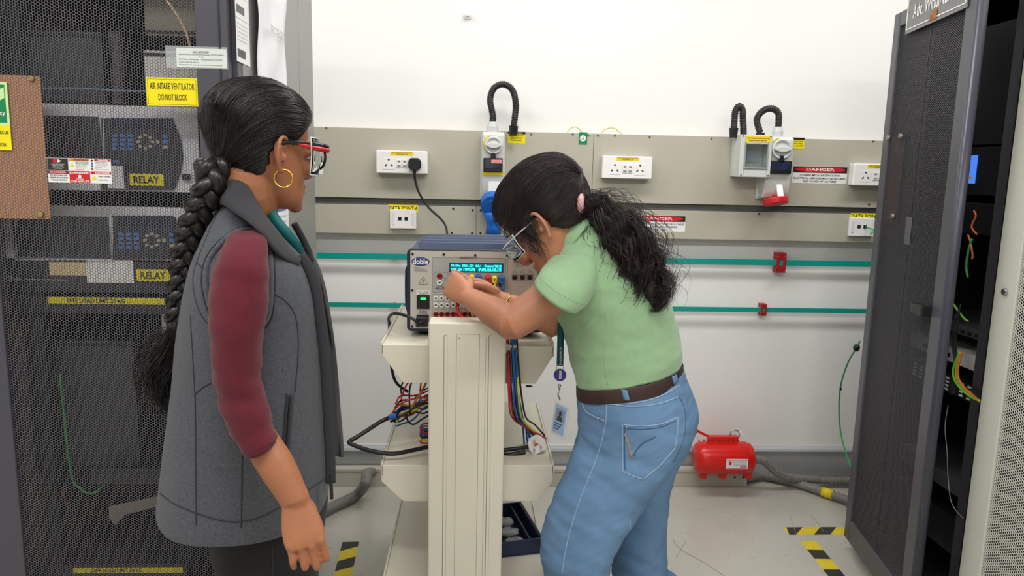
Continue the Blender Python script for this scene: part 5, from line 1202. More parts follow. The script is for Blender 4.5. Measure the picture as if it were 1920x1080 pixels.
rings=[F1.ring((L+2,y),(R_-2,y),Y1,b,48,2.3) for y,L,R_,b in LV]
vb=MB().loft(sl(rings,4)); wrinkle(vb,0,.0035,9,3,(1,1,.5))
vest=part('vest',vb,m_vest,w1,smooth=True)
VB=bvh(vest)
# body: trunk, neck, arms, hands, head as one surface
yaw=math.radians(46); pit=math.radians(3)
hf=Vector((math.cos(pit)*math.cos(yaw),math.cos(pit)*math.sin(yaw),-math.sin(pit))); hl=Vector((-math.sin(yaw),math.cos(yaw),0)); hu=hf.cross(hl)
SC1=.94
ear=P(526,292,1.31)
hc=ear+hl*.074*SC1+hf*.004+hu*.003
HM1=Matrix(((hf.x*SC1,hl.x*SC1,hu.x*SC1,hc.x),(hf.y*SC1,hl.y*SC1,hu.y*SC1,hc.y),(hf.z*SC1,hl.z*SC1,hu.z*SC1,hc.z),(0,0,0,1)))
b=MB(); head_mb(b,HM1)
nb=P(460,400,Y1)
b.tube([HM1@Vector((-.032,0,-.03)),HM1@Vector((-.030,0,-.075)),(nb+(HM1@Vector((-.030,0,-.075))))*.5+Vector((.004,0,0)),nb,nb-Vector((0,0,.06))],[.048,.049,.051,.058,.07],28,sub=3)
zt_=P(462,400,Y1).z
def tr(z,a,bb,dx=0): return ell(nb+F1.u*dx+Vector((0,0,z-nb.z)),F1.u,F1.v,a,bb,32)
zn=nb.z
b.loft(sl([tr(zn+.0,.05,.06),tr(zn-.05,.075,.135),tr(zn-.12,.095,.16,.01),tr(zn-.28,.10,.15,.01),tr(zn-.42,.09,.135,.0),tr(.82,.10,.145,0),tr(.74,.09,.14,-.01)],3))
hipz=.80
for sd in (-1,1):
    h0=nb+F1.v*sd*.085; x0_=Vector((h0.x,h0.y,0))
    b.tube([x0_+Vector((0,0,.80)),x0_+Vector((0,0,.62)),x0_+F1.u*.01+Vector((0,0,.43)),x0_-F1.u*.005+Vector((0,0,.3)),x0_-F1.u*.015+Vector((0,0,.08))],[.075,.068,.052,.048,.036],20,sub=3)
    b.ball(x0_+F1.u*.04+Vector((0,0,.04)),.10,.04,.035,M=Matrix.Rotation(math.radians(16),3,'Z'))
# near (right) arm
YA=1.165
sh=P(458,462,1.26); el=P(453,757,1.165); wr=P(552,935,1.13)
kn=P(571,1012,1.105)
b.ball(wr,.024,.022,.026)
b.tube([sh+F1.v*.05+Vector((0,0,-.0)),sh,P(450,540,1.185),P(444,680,1.17),el,P(470,798,1.158),P(515,868,1.143),wr,wr.lerp(kn,.15)],[.036,.035,.033,.030,.0265,.0275,.029,.0235,.020],22,sub=3)
hd=(kn-wr).normalized()
back=Vector((.32,-1,.10))
hand_mb(b,basis(wr+hd*.004,hd,back),1,(.5,1.25,.8),.045,(-.65,.9,.0),.80,[(.42,1.15,.9),(.38,1.2,.9),(.36,1.2,.9),(.25,.85,.6)])
# far arm (mostly hidden)
sh2=nb+F1.v*.17+Vector((0,0,-.06)); el2=sh2+Vector((-.02,.03,-.29)); wr2=el2+F1.u*.05+Vector((0,0,-.21))
b.tube([sh2-F1.v*.06,sh2-F1.v*.01,sh2.lerp(el2,.5),el2,el2.lerp(wr2,.4),wr2],[.04,.042,.040,.036,.034,.024],20,sub=3)
hand_mb(b,basis(wr2,(wr2-el2),F1.v),-1,(.4,.6,.4),.03,(.5,.4,.3),.95)
body1=blend('body',b,m_skin1,w1,.0026,3)
eyes(w1,HM1)
# sweater sleeve
s=MB()
def aring(L_,R__,Y,b_,n=30): return F1.ring(L_,R__,Y,b_,n,2.05)
SL=[((432,436),(486,430),1.235,.03),((420,452),(497,446),1.215,.045),((404,490),(503,484),1.19,.052),((393,540),(504,540),1.175,.054),((391,600),(498,598),1.165,.052),((395,660),(492,655),1.165,.050),((402,715),(491,695),1.165,.049),((412,760),(497,738),1.165,.048),((432,806),(508,778),1.16,.046),((455,846),(519,818),1.15,.040)]
s.loft(sl([aring(*q) for q in SL],5),cap=True)
wrinkle(s,0,.0045,22,1,(.7,.7,1.6)); wrinkle(s,0,.002,60,7,(.6,.6,1.8))
sleeve=part('sweater',s,m_mar,w1,smooth=True)
cf=MB(); A_=aring((454,842),(518.5,815),1.150,.041,36); B_=aring((456.5,850),(521,822),1.149,.0415,36); C_=aring((455.5,848),(518,820),1.15,.036,36)
cf.loft([A_,B_,C_],cap=False); part('cuff',cf,m_mar,w1,smooth=True)
# far sleeve
s=MB().tube([sh2-F1.v*.05+Vector((0,0,.008)),sh2+Vector((0,0,-.01)),sh2.lerp(el2,.5),el2,el2.lerp(wr2,.35)],[.052,.056,.052,.046,.042],24,sub=4); part('sweater_sleeve',s,m_mar,w1,smooth=True)
# armhole edge of the vest
ah=[(420,452,1.20),(440,437,1.208),(465,431,1.208),(489,437,1.20),(502,460,1.188),(507,500,1.18),(507,550,1.178),(500,596,1.182),(470,622,1.188),(430,618,1.19),(402,590,1.19),(388,545,1.19),(388,505,1.19),(400,475,1.195),(420,452,1.20)]
ap=[P(x,y,Y_) for x,y,Y_ in ah]
for (pts_,rr_,mm_) in ((ah,.0055,m_vest),([(x+(x-450)*.14,y+(y-520)*.08,0) for x,y,_ in ah],.0012,m_seam)):
    qq=proj(F1,VB,[(p.x,p.y) for p in spline([Vector((x,y,0)) for x,y,_ in pts_],5)],.001)
    part('armhole_edge',MB().tube(qq,rr_,8),mm_,vest,smooth=True)
ap2=[P(x+(x-450)*.16,y+(y-520)*.12,Y_+.008) for x,y,Y_ in ah]
# vest details
for pts in ([(415,386),(396,425),(377,470),(369,492)],[(369,490),(362,520),(366,560),(378,592),(394,612)],[(369,492),(380,505),(386,530),(390,556)],[(357,592),(362,680),(366,760),(367,860),(368,985)],[(365,740),(380,727),(403,714)],[(490,455),(512,470),(508,520),(500,545)],[(500,548),(530,560),(552,588),(559,630),(558,680),(553,735)],[(454,850),(453,910),(452,990)],[(300,925),(330,946),(380,966),(430,978),(480,972),(530,948),(575,920),(618,892)]):
    seam(F1,VB,pts,.0011,m_seam,vest)
ribbon(F1,VB,[(536,738),(533,780),(529,828),(527,850)],[(551,738),(548,780),(544,832),(541,856)],.001,m_collar,vest,'pocket_welt',.0012)
seam(F1,VB,[(544,742),(541,780),(538,820),(535,848)],.0016,mat('zip_black',(22,22,24),.4),vest,'pocket_zip',.003)
q_=proj(F1,VB,[(362,466),(360,492)],.0006)
if len(q_)==2:
    Me=basis(q_[0],q_[1]-q_[0],CAMP-F1.o-q_[0]); text('GE VERNOVA',0,-.005,(q_[1]-q_[0]).length,.006,mat('pale_embroidery',(150,166,176),.6),vest,0,0,name='embroidery',M=Me@Matrix(((1,0,0,0),(0,0,1,0),(0,1,0,.001),(0,0,0,1))))
# zip placket along the front edge
pk=[F1.P(x,y,1.31) for x,y in ((563,478),(580,505),(592,540),(600,590),(607,650),(612,720),(616,800),(619,860),(620,905))]
part('placket',MB().tube(pk,.010,10,sub=4,flat=.5,up=F1.v),m_collar,vest,smooth=True)
# far front flap with dark lining
fl_=MB(); vs=[];fs=[]
E1=[(566,470),(590,488),(606,530),(616,580),(626,640),(632,700),(636,760),(641,820),(643,857)]
E0=[(540,470),(560,490),(575,530),(584,580),(590,640),(594,700),(596,760),(600,820),(604,850)]
e1=spline([Vector((*q,0)) for q in E1],5); e0=spline([Vector((*q,0)) for q in E0],5)
for a,c in zip(e1,e0):
    for k in range(5):
        t=k/4; x=c.x+(a.x-c.x)*t; y=c.y+(a.y-c.y)*t; Yq=1.43+.05*t+.008*math.sin(t*3+y*.02); vs.append(P(x,y,Yq))
for i in range(len(e1)-1):
    for k in range(4): fs.append((i*5+k,i*5+k+1,i*5+k+6,i*5+k+5))
part('front_flap',fl_.add(vs,fs),m_collar,vest,smooth=True,solid=.006,label='open far front edge with dark lining')
part('flap_zip',MB().tube([P(x-5,y,1.472) for x,y in E1],.0022,6,sub=4),mat('zip_black',(22,22,24),.4),vest,smooth=True)
part('zip_pull',MB().tube([P(619,893,1.27),P(621,912,1.27),P(622,935,1.27)],.0035,6),M_BLACK,vest)
# hem band
hb=MB().loft([F1.ring((298,y),(619,y),Y1,b_,48,2.3) for y,b_ in ((912,.2045),(931,.2055),(934,.2035))],cap=False); 
# collar: folded dark band, inner edge round the neck, outer edge on the shoulders
inn=[(421,308,1.39),(437,318,1.33),(466,352,1.290),(492,398,1.280),(520,434,1.288),(548,470,1.305),(566,486,1.32)]
out_=[(401,362,1.37),(422,386,1.245),(462,414,1.21),(492,440,1.205),(512,468,1.22),(535,488,1.255),(560,498,1.29)]
def sheet(I,O,nm,m,parent,th=.004,rows=6,bulge=.008,sym=False):
    i_=spline([P(*q) for q in I],5); o_=spline([P(*q) for q in O],5); vs=[];fs=[]
    def mir(p):
        c=nb; d=(p-c).dot(F1.v); return p-F1.v*2*d
    if sym: i_=[mir(p) for p in i_]; o_=[mir(p) for p in o_]
    for a,c in zip(i_,o_):
        n=(CAMP-F1.o-a).normalized()*(1 if not sym else -1)+Vector((0,0,.6)); n.normalize()
        for k in range(rows+1):
            t=k/rows; vs.append(a.lerp(c,t)+n*bulge*math.sin(math.pi*t))
    for i in range(len(i_)-1):
        for k in range(rows): fs.append((i*(rows+1)+k,i*(rows+1)+k+1,i*(rows+1)+k+rows+2,i*(rows+1)+k+rows+1))
    return part(nm,MB().add(vs,fs),m,parent,smooth=True,solid=th)
sheet(inn,out_,'collar',m_collar,vest)
sheet(inn,out_,'collar',m_collar,vest,sym=True)
part('collar_far_edge',MB().tube([P(552,420,1.44),P(566,445,1.455),P(578,470,1.46),P(584,490,1.46)],.007,8,sub=4),m_collar,vest,smooth=True)
# sweater neckline/trunk under the vest opening
ch=MB().loft(sl([F1.ring((470,y),(L,y),1.40,.07,28,2) for y,L in ((428,538),(450,556),(480,572),(520,584))],3)); part('sweater_front',ch,mat('dark_inner',(34,33,38),.8),w1,smooth=True)
text('GE VERNOVA',0,0,.05,.012,mat('pale_embroidery',(170,178,182),.6),vest,0,.0,M=Matrix.Translation(P(362,500,1.272))@Matrix.Rotation(-1.35,4,'Y')@Matrix.Rotation(-.6,4,'X')) if False else None
# trousers
t=MB()
t.loft(sl([ell(nb+F1.u*dx+Vector((0,0,z-zn)),F1.u,F1.v,a,b2,32,2.3) for z,a,b2,dx in ((.90,.10,.14,.0),(.82,.118,.168,.02),(.74,.112,.170,.02),(.68,.105,.165,.02))],2))
for sd in (-1,1):
    base=nb+F1.v*sd*.082; g0=Vector((base.x,base.y,0))
    t.tube([g0+F1.u*.02+Vector((0,0,z))+F1.u*dx for z,dx in ((.80,0),(.66,0),(.55,.006),(.43,.008),(.28,-.002),(.07,-.012))],[.092,.092,.085,.078,.072,.066],28,sub=4)
trs=blend('trousers',t,m_trou,w1,.006,4)
seam(F1,bvh(trs),[(505,960),(510,1020),(512,1079)],.001,m_seam,trs)
for sd in (-1,1):
    base=nb+F1.v*sd*.082; g0=Vector((base.x,base.y,0)); q=MB()
    q.loft(sl([ell(g0+F1.u*x+Vector((0,0,h)),F1.v,Vector((0,0,1)),w_,h,20,2.4) for x,w_,h in ((-.075,.022,.03),(-.06,.034,.045),(0,.038,.05),(.06,.044,.036),(.12,.04,.026),(.15,.02,.018))],3)); part('shoe',q,M_BLACK,w1,smooth=True)
# hair
bv1,C1,hs1=hair_shell('hair',w1,HM1,1,None,.020,m_hair,.005,.1)
G1=(-.108,0,-.058)
scalp_strands(bv1,C1,HM1,1,G1,1700,11,m_hair,hs1)
# braid
bp=[HM1@Vector((-.105,0,-.045)),P(399,312,1.285),P(394,345,1.275),P(379,385,1.285),P(360,428,1.30),P(348,475,1.31),P(341,525,1.32),P(336,575,1.325),P(330,612,1.33)]
BS=spline(bp,14); nB=len(BS); bm_=MB(); paths=[];rads=[]
def bfr(i):
    t=(BS[min(i+1,nB-1)]-BS[max(i-1,0)]).normalized(); a=Vector((.958,.286,0)); a=(a-t*a.dot(t)).normalized(); return t,a,t.cross(a)
Ls=[0]
for a,c in zip(BS[:-1],BS[1:]): Ls.append(Ls[-1]+(c-a).length)
rb=random.Random(5)
for k in range(3):
    pts=[];rd=[]
    for i in range(nB):
        t,a,b_=bfr(i); q=Ls[i]/.062*2*math.pi/1.5+k*2*math.pi/3; w_=(.0165-.005*i/nB)*min(1,.5+i/12)
        pts.append(BS[i]+a*w_*math.sin(q)+b_*w_*.55*math.sin(2*q)); rd.append((.0135-.0038*i/nB)*(1+.08*math.cos(q*2)))
    bm_.tube(pts,rd,12)
    for j in range(70):
        th=rb.uniform(0,6.28); tw=rb.uniform(-.6,.6); L=[]
        for i in range(nB):
            t,a,b_=bfr(i); q=th+tw*math.sin(i*.25+th); L.append(pts[i]+(a*math.cos(q)+b_*math.sin(q))*(rd[i]+.0004+.0006*rb.random()))
        i0=rb.randint(0,nB-30); i1=min(nB,i0+rb.randint(25,60)); paths.append(L[i0:i1]); rads.append(.0006)
braid=part('braid',bm_,m_hair,w1,smooth=True)
me=strands_mesh(paths,rads); me.materials.append(m_hair); part('hair_strands',me,None,braid,kind='stuff')
part('hair_tie',MB().tube([BS[-1]+Vector((.003,0,.016)),BS[-1]-Vector((.003,0,.008))],.014,14),M_BLACK,braid,smooth=True)
# loose tail
tp=[BS[-1],P(326,640,1.335),P(316,680,1.34),P(314,720,1.34),P(322,755,1.345),P(332,778,1.35)]
def tail(path,radii,N,seed,m,parent,wave=.006,wf=3.0,clumps=12,r=.0006,core=.55,stray=.06,name='ponytail',flatv=.7,width_axis=Vector((.958,.286,0))):
    rr=random.Random(seed); S_=spline(path,10); n=len(S_); RR=np.interp(np.linspace(0,1,n),np.linspace(0,1,len(radii)),radii)
    fr=[]
    for i in range(n):
        t=(S_[min(i+1,n-1)]-S_[max(i-1,0)]).normalized(); a=(width_axis-t*width_axis.dot(t)).normalized(); fr.append((a,t.cross(a)))
    c_=MB().tube([p for p in S_],[max(.003,x*core) for x in RR],16); c_.v=[tuple(Vector(v)+mn.noise_vector(Vector(v)*40)*.004) for v in c_.v]
    o=part(name,c_,m,parent,smooth=True)
    CL=[(rr.uniform(0,6.28),math.sqrt(rr.random())*.85,rr.uniform(0,6.28),rr.uniform(.7,1.3),rr.uniform(.75,1.02)) for _ in range(clumps)]
    paths=[];rads=[]
    for j in range(N):
        th,ra,ph,fq,en=CL[j%clumps]; jt=rr.uniform(0,6.28); jr=rr.random(); L=[]; lone=rr.random()<stray; m0=rr.uniform(.0,.25) if rr.random()<.3 else 0; m1=en*rr.uniform(.85,1.0)
        if lone: ra=1.15; jr=1.5; ph=rr.uniform(0,6.28)
        for i in range(n):
            t=i/(n-1)
            if t<m0 or t>m1: continue
            a,b_=fr[i]; R_=RR[i]; cr=.28*R_*(1+.4*t)
            off=(a*math.cos(th)+b_*math.sin(th)*flatv)*R_*ra
            q=ph+2*math.pi*wf*fq*t; w_=wave*(.25+t)
            off+=(a*math.cos(q)+b_*math.sin(q))*w_
            off+=(a*math.cos(jt+t*2)+b_*math.sin(jt+t*2))*cr*jr
            L.append(S_[i]+off)
        if len(L)>4: paths.append(L); rads.append(r*rr.uniform(.6,1.2))
    me=strands_mesh(paths,rads); me.materials.append(m); part('hair_strands',me,None,o,kind='stuff'); return o
tail(tp,[.012,.026,.034,.033,.024,.006],900,4,m_hair,w1,.006,2.2,14,name='braid_tail',core=.5,stray=.12)
# hair clip
cp_=P(402,222,1.37); hk=part('hair_clip',MB().ball(cp_,.012,.008,.006).ball(cp_+Vector((.012,-.004,.002)),.011,.008,.009).ball(cp_+Vector((.012,-.004,-.012)),.008,.006,.008).ball(cp_+Vector((.026,-.004,-.004)),.010,.006,.004),mat('glossy_black',(12,12,14),.08,coat=.5),w1,smooth=True,label='shiny black hair claw')
# earring
er=HM1@Vector((-.002,-.080,-.030)); part('earring',MB().torus((0,0,0),.0155,.0016,seg=36).xf(Matrix.Translation(er-Vector((0,0,.0135)))@Matrix.Rotation(.1,4,'Z')),mat('gold',(232,184,84),.2,1,var=.03),w1,smooth=True,label='gold hoop earring')
# glasses + clear shield
m_gred=mat('glasses_red',(176,22,36),.25); m_gblk=mat('glasses_black',(18,18,20),.2); m_glass=mat('clear_lens',(248,252,252),.02,trans=1,ior=1.12,var=0)
gl_=MB(); 
for y in (-1,1):
    gl_.tube([(.105,y*.064,.022),(.085,y*.073,.023),(.045,y*.076,.023),(.004,y*.078,.022),(-.02,y*.074,.010)],[.0035,.0035,.003,.0028,.002],8,sub=4,flat=1.5,up=(0,0,1))
gl=part('glasses',gl_.xf(HM1),m_gblk,w1,smooth=True,label='spectacles with red and black temples under a clear shield')
for y in (-1,1):
    part('temple_inlay',MB().tube([(.104,y*.066,.016),(.085,y*.0755,.016),(.050,y*.0785,.018),(.028,y*.079,.021)],[.0040,.0038,.0032,.001],8,sub=4,flat=1.3,up=(0,0,1)).xf(HM1),m_gred,gl,smooth=True,label='red temple side')
    rim=[(.108+.006*math.cos(a)*0,y*.034+.030*math.cos(a),.002+.022*math.sin(a)) for a in [2*math.pi*k/24 for k in range(25)]]
    rim=[(x-.25*max(0,abs(yy)-.03),yy,z) for x,yy,z in rim]
    part('rim',MB().tube(rim,.0026,8).xf(HM1),m_gblk,gl,smooth=True)
sg=[]
for z in (-.034,-.015,.005,.025,.036):
    row=[]
    for k in range(25):
        a=-1.25+2.5*k/24; row.append(Vector((.030+.088*math.cos(a)*(1-.12*abs(z)/.036),.081*math.sin(a)/math.sin(1.25),z+ (0.004 if abs(a)<.2 and z<0 else 0))))
    sg.append(row)
vs=[p for r_ in sg for p in r_]; fs=[(i*25+k,i*25+k+1,(i+1)*25+k+1,(i+1)*25+k) for i in range(4) for k in range(24)]
part('clear_shield',MB().add(vs,fs).xf(HM1),m_glass,gl,smooth=True,solid=.0012,label='clear safety shield')
m_ge=mat('lens_edge',(225,232,236),.15,alpha=.7)
for row in (sg[0],sg[-1]): part('shield_edge',MB().tube(row,.0013,6).xf(HM1),m_ge,gl,smooth=True)
part('shield_edge',MB().tube([r_[0] for r_ in sg],.0013,6).xf(HM1),m_ge,gl,smooth=True); part('shield_edge',MB().tube([r_[-1] for r_ in sg],.0013,6).xf(HM1),m_ge,gl,smooth=True)
# lanyard
m_lan=mat('lanyard_teal',(0,92,92),.6,var=.03)
lp=[P(508,398,1.335),P(520,416,1.325),P(538,438,1.325),P(558,464,1.34),P(566,490,1.37),P(572,530,1.385)]
ly=thing('lanyard','teal printed lanyard round the neck of the braided woman','lanyard',F1.o)
LS=spline(lp,6); vs=[];fs=[]
wv=Vector((.75,.1,.62)).normalized()
for p in LS: vs+=[p-wv*.009,p+wv*.009]
for i in range(len(LS)-1): fs.append((2*i,2*i+1,2*i+3,2*i+2))
part('strap',MB().add(vs,fs),m_lan,ly,smooth=True,solid=.0012)
d_=(P(556,466,1.35)-P(520,418,1.33)); Mx=basis(P(522,421,1.327),d_,Vector((-.2,-1,.25)))
text('GE VERNOVA',0,-.004,.062,.008,M_WPR,ly,0,.0,M=Mx@Matrix(((1,0,0,0),(0,0,1,0),(0,-1,0,.0012),(0,0,0,1))))
# ---------------- woman in green polo ----------------
Y2=1.90
F2=Frame(at(1180,760,Y2),180-25,12)
w2=thing('person','woman with a curly ponytail in light green polo and blue jeans, bending over the instrument','person',F2.o)
P=F2.P
m_polo=mat('polo_green',(146,180,138),.85,var=.04,scale=50,sheen=.25,bump=.35,bscale=900)
m_polo2=mat('polo_seam',(160,192,152),.85)
m_jean=mat('denim',(100,134,170),.8,var=.16,scale=7,bump=.3,bscale=1200,stretch=(1,1,.6)); m_stitch=mat('denim_seam',(150,172,196),.8); m_dseam=mat('denim_dark_seam',(58,86,124),.85); m_belt=mat('belt_brown',(58,38,34),.5,var=.08,scale=40)
PR=[((1088,724),(1273,680),.160),((1079,692),(1275,655),.160),((1070,655),(1269,630),.158),((1060,622),(1260,592),.160),((1046,585),(1245,548),.168),((1036,545),(1225,512),.174),((1034,512),(1198,480),.172),((1040,490),(1172,446),.150),((1044,488),(1148,414),.108),((1049,483),(1124,396),.080),((1050,481),(1112,388),.068)]
YR=[1.90]*6+[1.90,1.885,1.868,1.856,1.850]
rings=[F2.ring(a,b_,yy,bb,48,2.25) for (a,b_,bb),yy in zip(PR,YR)]
pb=MB().loft(sl(rings,5)); wrinkle(pb,0,.004,11,5,(1,1,.7)); wrinkle(pb,0,.004,24,9,(.6,.6,1.6))
polo=part('polo_shirt',pb,m_polo,w2,smooth=True)
# near sleeve
s=MB()
SR=[((1040,478),(1132,470),1.80,.060),((1026,492),(1122,520),1.765,.064),((1016,504),(1110,552),1.745,.062),((1008,518),(1098,572),1.738,.060),((1003,527),(1084,583),1.735,.058)]
s.loft(sl([F2.ring(a,b_,Y_,bb,36,2.1) for a,b_,Y_,bb in SR],6)); wrinkle(s,0,.003,24,2)
slv=part('sleeve',s,m_polo,polo,smooth=True)
hm=MB().loft([F2.ring((1005.5,522),(1088,579),1.737,.0600,36,2.1),F2.ring((1002.5,528),(1083,584.5),1.7345,.0592,36,2.1),F2.ring((1005,527),(1082,581),1.7355,.052,36,2.1)],cap=False); part('sleeve_hem',hm,m_polo,polo,smooth=True)
VB2=bvh(polo); VBs=bvh(slv)
# far sleeve
s=MB().tube([P(1105,470,2.03),P(1085,505,2.06),P(1065,545,2.06)],[.055,.06,.056],24,sub=4); part('sleeve',s,m_polo,polo,smooth=True)
# collar: see below, round the neck
# seams
seam(F2,VB2,[(1128,520),(1127,560),(1112,592),(1094,612)],.0009,m_polo2,polo)
seam(F2,VB2,[(1140,590),(1134,650),(1140,722)],.0008,m_polo2,polo)
seam(F2,VBs,[(1009,516),(1040,545),(1092,571)],.0007,m_polo2,polo)
seam(F2,VBs,[(1086,452),(1108,475),(1122,505),(1126,535)],.0009,m_polo2,polo)
# head
yaw=math.radians(180-24); pit=math.radians(40)
hf=Vector((math.cos(pit)*math.cos(yaw),math.cos(pit)*math.sin(yaw),-math.sin(pit))); hl=Vector((-math.sin(yaw),math.cos(yaw),0)); hu=hf.cross(hl)
SC2=1.10
ear=P(1012,424,1.775); hc=ear-hl*.074*SC2
HM2=Matrix(((hf.x*SC2,hl.x*SC2,hu.x*SC2,hc.x),(hf.y*SC2,hl.y*SC2,hu.y*SC2,hc.y),(hf.z*SC2,hl.z*SC2,hu.z*SC2,hc.z),(0,0,0,1)))
b=MB(); head_mb(b,HM2)
n0=HM2@Vector((-.034,0,-.035)); n1=HM2@Vector((-.045,0,-.09)); sb=P(1088,440,1.856)
b.tube([n0,n1,(n1+sb)*.5+Vector((0,0,.006)),sb,sb+Vector((.04,0,-.06))],[.048,.046,.046,.048,.05],26,sub=3)
T0=F2.ring((1049,481),(1109,384),1.850,.068,48,2.1); T1=F2.ring((1054,487),(1119,390),1.849,.077,48,2.1); T2=F2.ring((1062,497),(1134,404),1.85,.090,48,2.1)
nrm_=(T0[12]-T0[0]).cross(T0[24]-T0[0]).normalized(); nrm_=nrm_ if nrm_.z>0 else -nrm_
T0=[p+nrm_*.006 for p in T0]; T1=[p+nrm_*.008 for p in T1]; T2=[p+nrm_*.002 for p in T2]
part('collar',MB().loft(sl([T0,T1,T2],4),cap=False),m_polo,polo,smooth=True,solid=.003)
def ctr(i): 
    r_=rings[i]; return sum(r_,Vector())/len(r_)
trk=[]
for i in range(len(rings)-2,-1,-1):
    c=ctr(i); trk.append([c+(p-c)*.80 for p in rings[i]])
b.loft(sl(trk,2))
# left (near) arm
sh=P(1086,518,1.80); el=P(962,606,1.775); wr=P(876,556,1.915)
b.tube([sh+Vector((.05,.06,.02)),sh,sh.lerp(el,.35),sh.lerp(el,.75),el,el.lerp(wr,.12)+Vector((0,0,.0)),el.lerp(wr,.35),el.lerp(wr,.7),wr],[.045,.050,.049,.046,.0415,.0415,.040,.032,.0265],24,sub=3)
hd=(P(850,536,1.965)-wr).normalized()
hand_mb(b,basis(wr,hd,Vector((-.35,-.85,.15))),-1,(1,1,.6),.02,(.25,.5,.9),.92,[(.6,1.0,.5),(1.05,1.15,.6),(1.25,1.2,.6),(1.35,1.15,.6)])
# right (far) arm
sh2=P(1100,500,2.05); el2=P(1042,604,1.99); wr2=P(938,563,1.985)
b.tube([sh2+Vector((.0,-.05,0)),sh2,sh2.lerp(el2,.5),el2,el2.lerp(wr2,.15),el2.lerp(wr2,.5),wr2],[.05,.05,.044,.040,.040,.034,.0255],22,sub=3)
hd2=(P(900,548,2.0)-wr2).normalized()
hand_mb(b,basis(wr2+hd2*.004,hd2,Vector((.1,1,.1))),1,(.4,.5,.3),.02,(.2,.45,.6),.88,[(.35,.7,.4),(.4,.8,.4),(.45,.8,.5),(.5,.8,.5)])
NL=[((1086,800),(1290,790),.090,1.845),((1074,850),(1262,858),.096,1.84),((1055,900),(1228,912),.094,1.835),((1034,945),(1196,958),.088,1.83),((1018,990),(1168,1003),.080,1.825),((1013,1035),(1146,1050),.074,1.82),((1018,1085),(1140,1105),.069,1.825),((1032,1150),(1146,1170),.068,1.83)]
FL=[((1180,800),(1300,790),.090,1.99),((1178,850),(1288,838),.092,1.995),((1176,900),(1263,890),.086,2.0),((1166,950),(1254,945),.080,2.005),((1152,1000),(1249,1000),.076,2.005),((1146,1050),(1249,1050),.072,2.005),((1150,1100),(1252,1100),.070,2.005),((1156,1150),(1256,1150),.068,2.005)]
for L_ in (NL,FL):
    cs=[(F2.P(*a_,Y_)+F2.P(*b_,Y_))/2 for a_,b_,bb,Y_ in L_[1:]]
    e_=cs[-1]; cs.append(Vector((e_.x+.02,e_.y,.08)))
    b.tube(cs,[.055]*3+[.05]*(len(cs)-4)+[.036],18,sub=2); b.ball(Vector((e_.x+.0,e_.y,.04)),.10,.038,.034)
b.ball(P(1190,790,1.92),.10,.13,.09)
body2=blend('body',b,m_skin2,w2,.0026,3)
eyes(w2,HM2)
# jeans
j=MB()
J=[((1088,728),(1275,688),.158,1.90),((1087,745),(1283,712),.166,1.90),((1088,775),(1298,745),.176,1.905),((1086,815),(1303,790),.178,1.91),((1078,850),(1293,825),.168,1.915)]
j.loft(sl([F2.ring(a,b_,Y_,bb,44,2.3) for a,b_,bb,Y_ in J],4))
R1=[F2.ring(a,b_,Y_,bb,36,2.15) for a,b_,bb,Y_ in NL]
cl=sum(R1[-1],Vector())/36; 
R1+= [ell(cl+F2.u*(-.02)+Vector((0,0,-cl.z+z)),F2.u,F2.v,a,bb,36) for z,a,bb in ((.25,.078,.066),(.04,.082,.070))]
j.loft(sl(R1,4))
R2=[F2.ring(a,b_,Y_,bb,36,2.15) for a,b_,bb,Y_ in FL]
cl2=sum(R2[-1],Vector())/36
R2+= [ell(cl2+F2.u*(-.02)+Vector((0,0,-cl2.z+z)),F2.u,F2.v,a,bb,36) for z,a,bb in ((.25,.078,.066),(.04,.082,.070))]
j.loft(sl(R2,4))
wrinkle(j,0,.0045,12,4,(.6,.6,1.5)); 
jeans=blend('jeans',j,m_jean,w2,.005,5)
me=jeans.data
_P=[v.co.copy() for v in me.vertices]; _N=[v.normal.copy() for v in me.vertices]; _o=np.empty((len(_P),3))
for i,(p,n_) in enumerate(zip(_P,_N)):
    d=mn.noise(Vector((p.x*9,p.y*9,p.z*34+p.x*14)))*.0030+mn.noise(Vector((p.x*22,p.y*22,p.z*60-p.x*30)))*.0014
    _o[i]=p+n_*d
me.vertices.foreach_set('co',_o.ravel()); me.update()
JB=bvh(jeans)
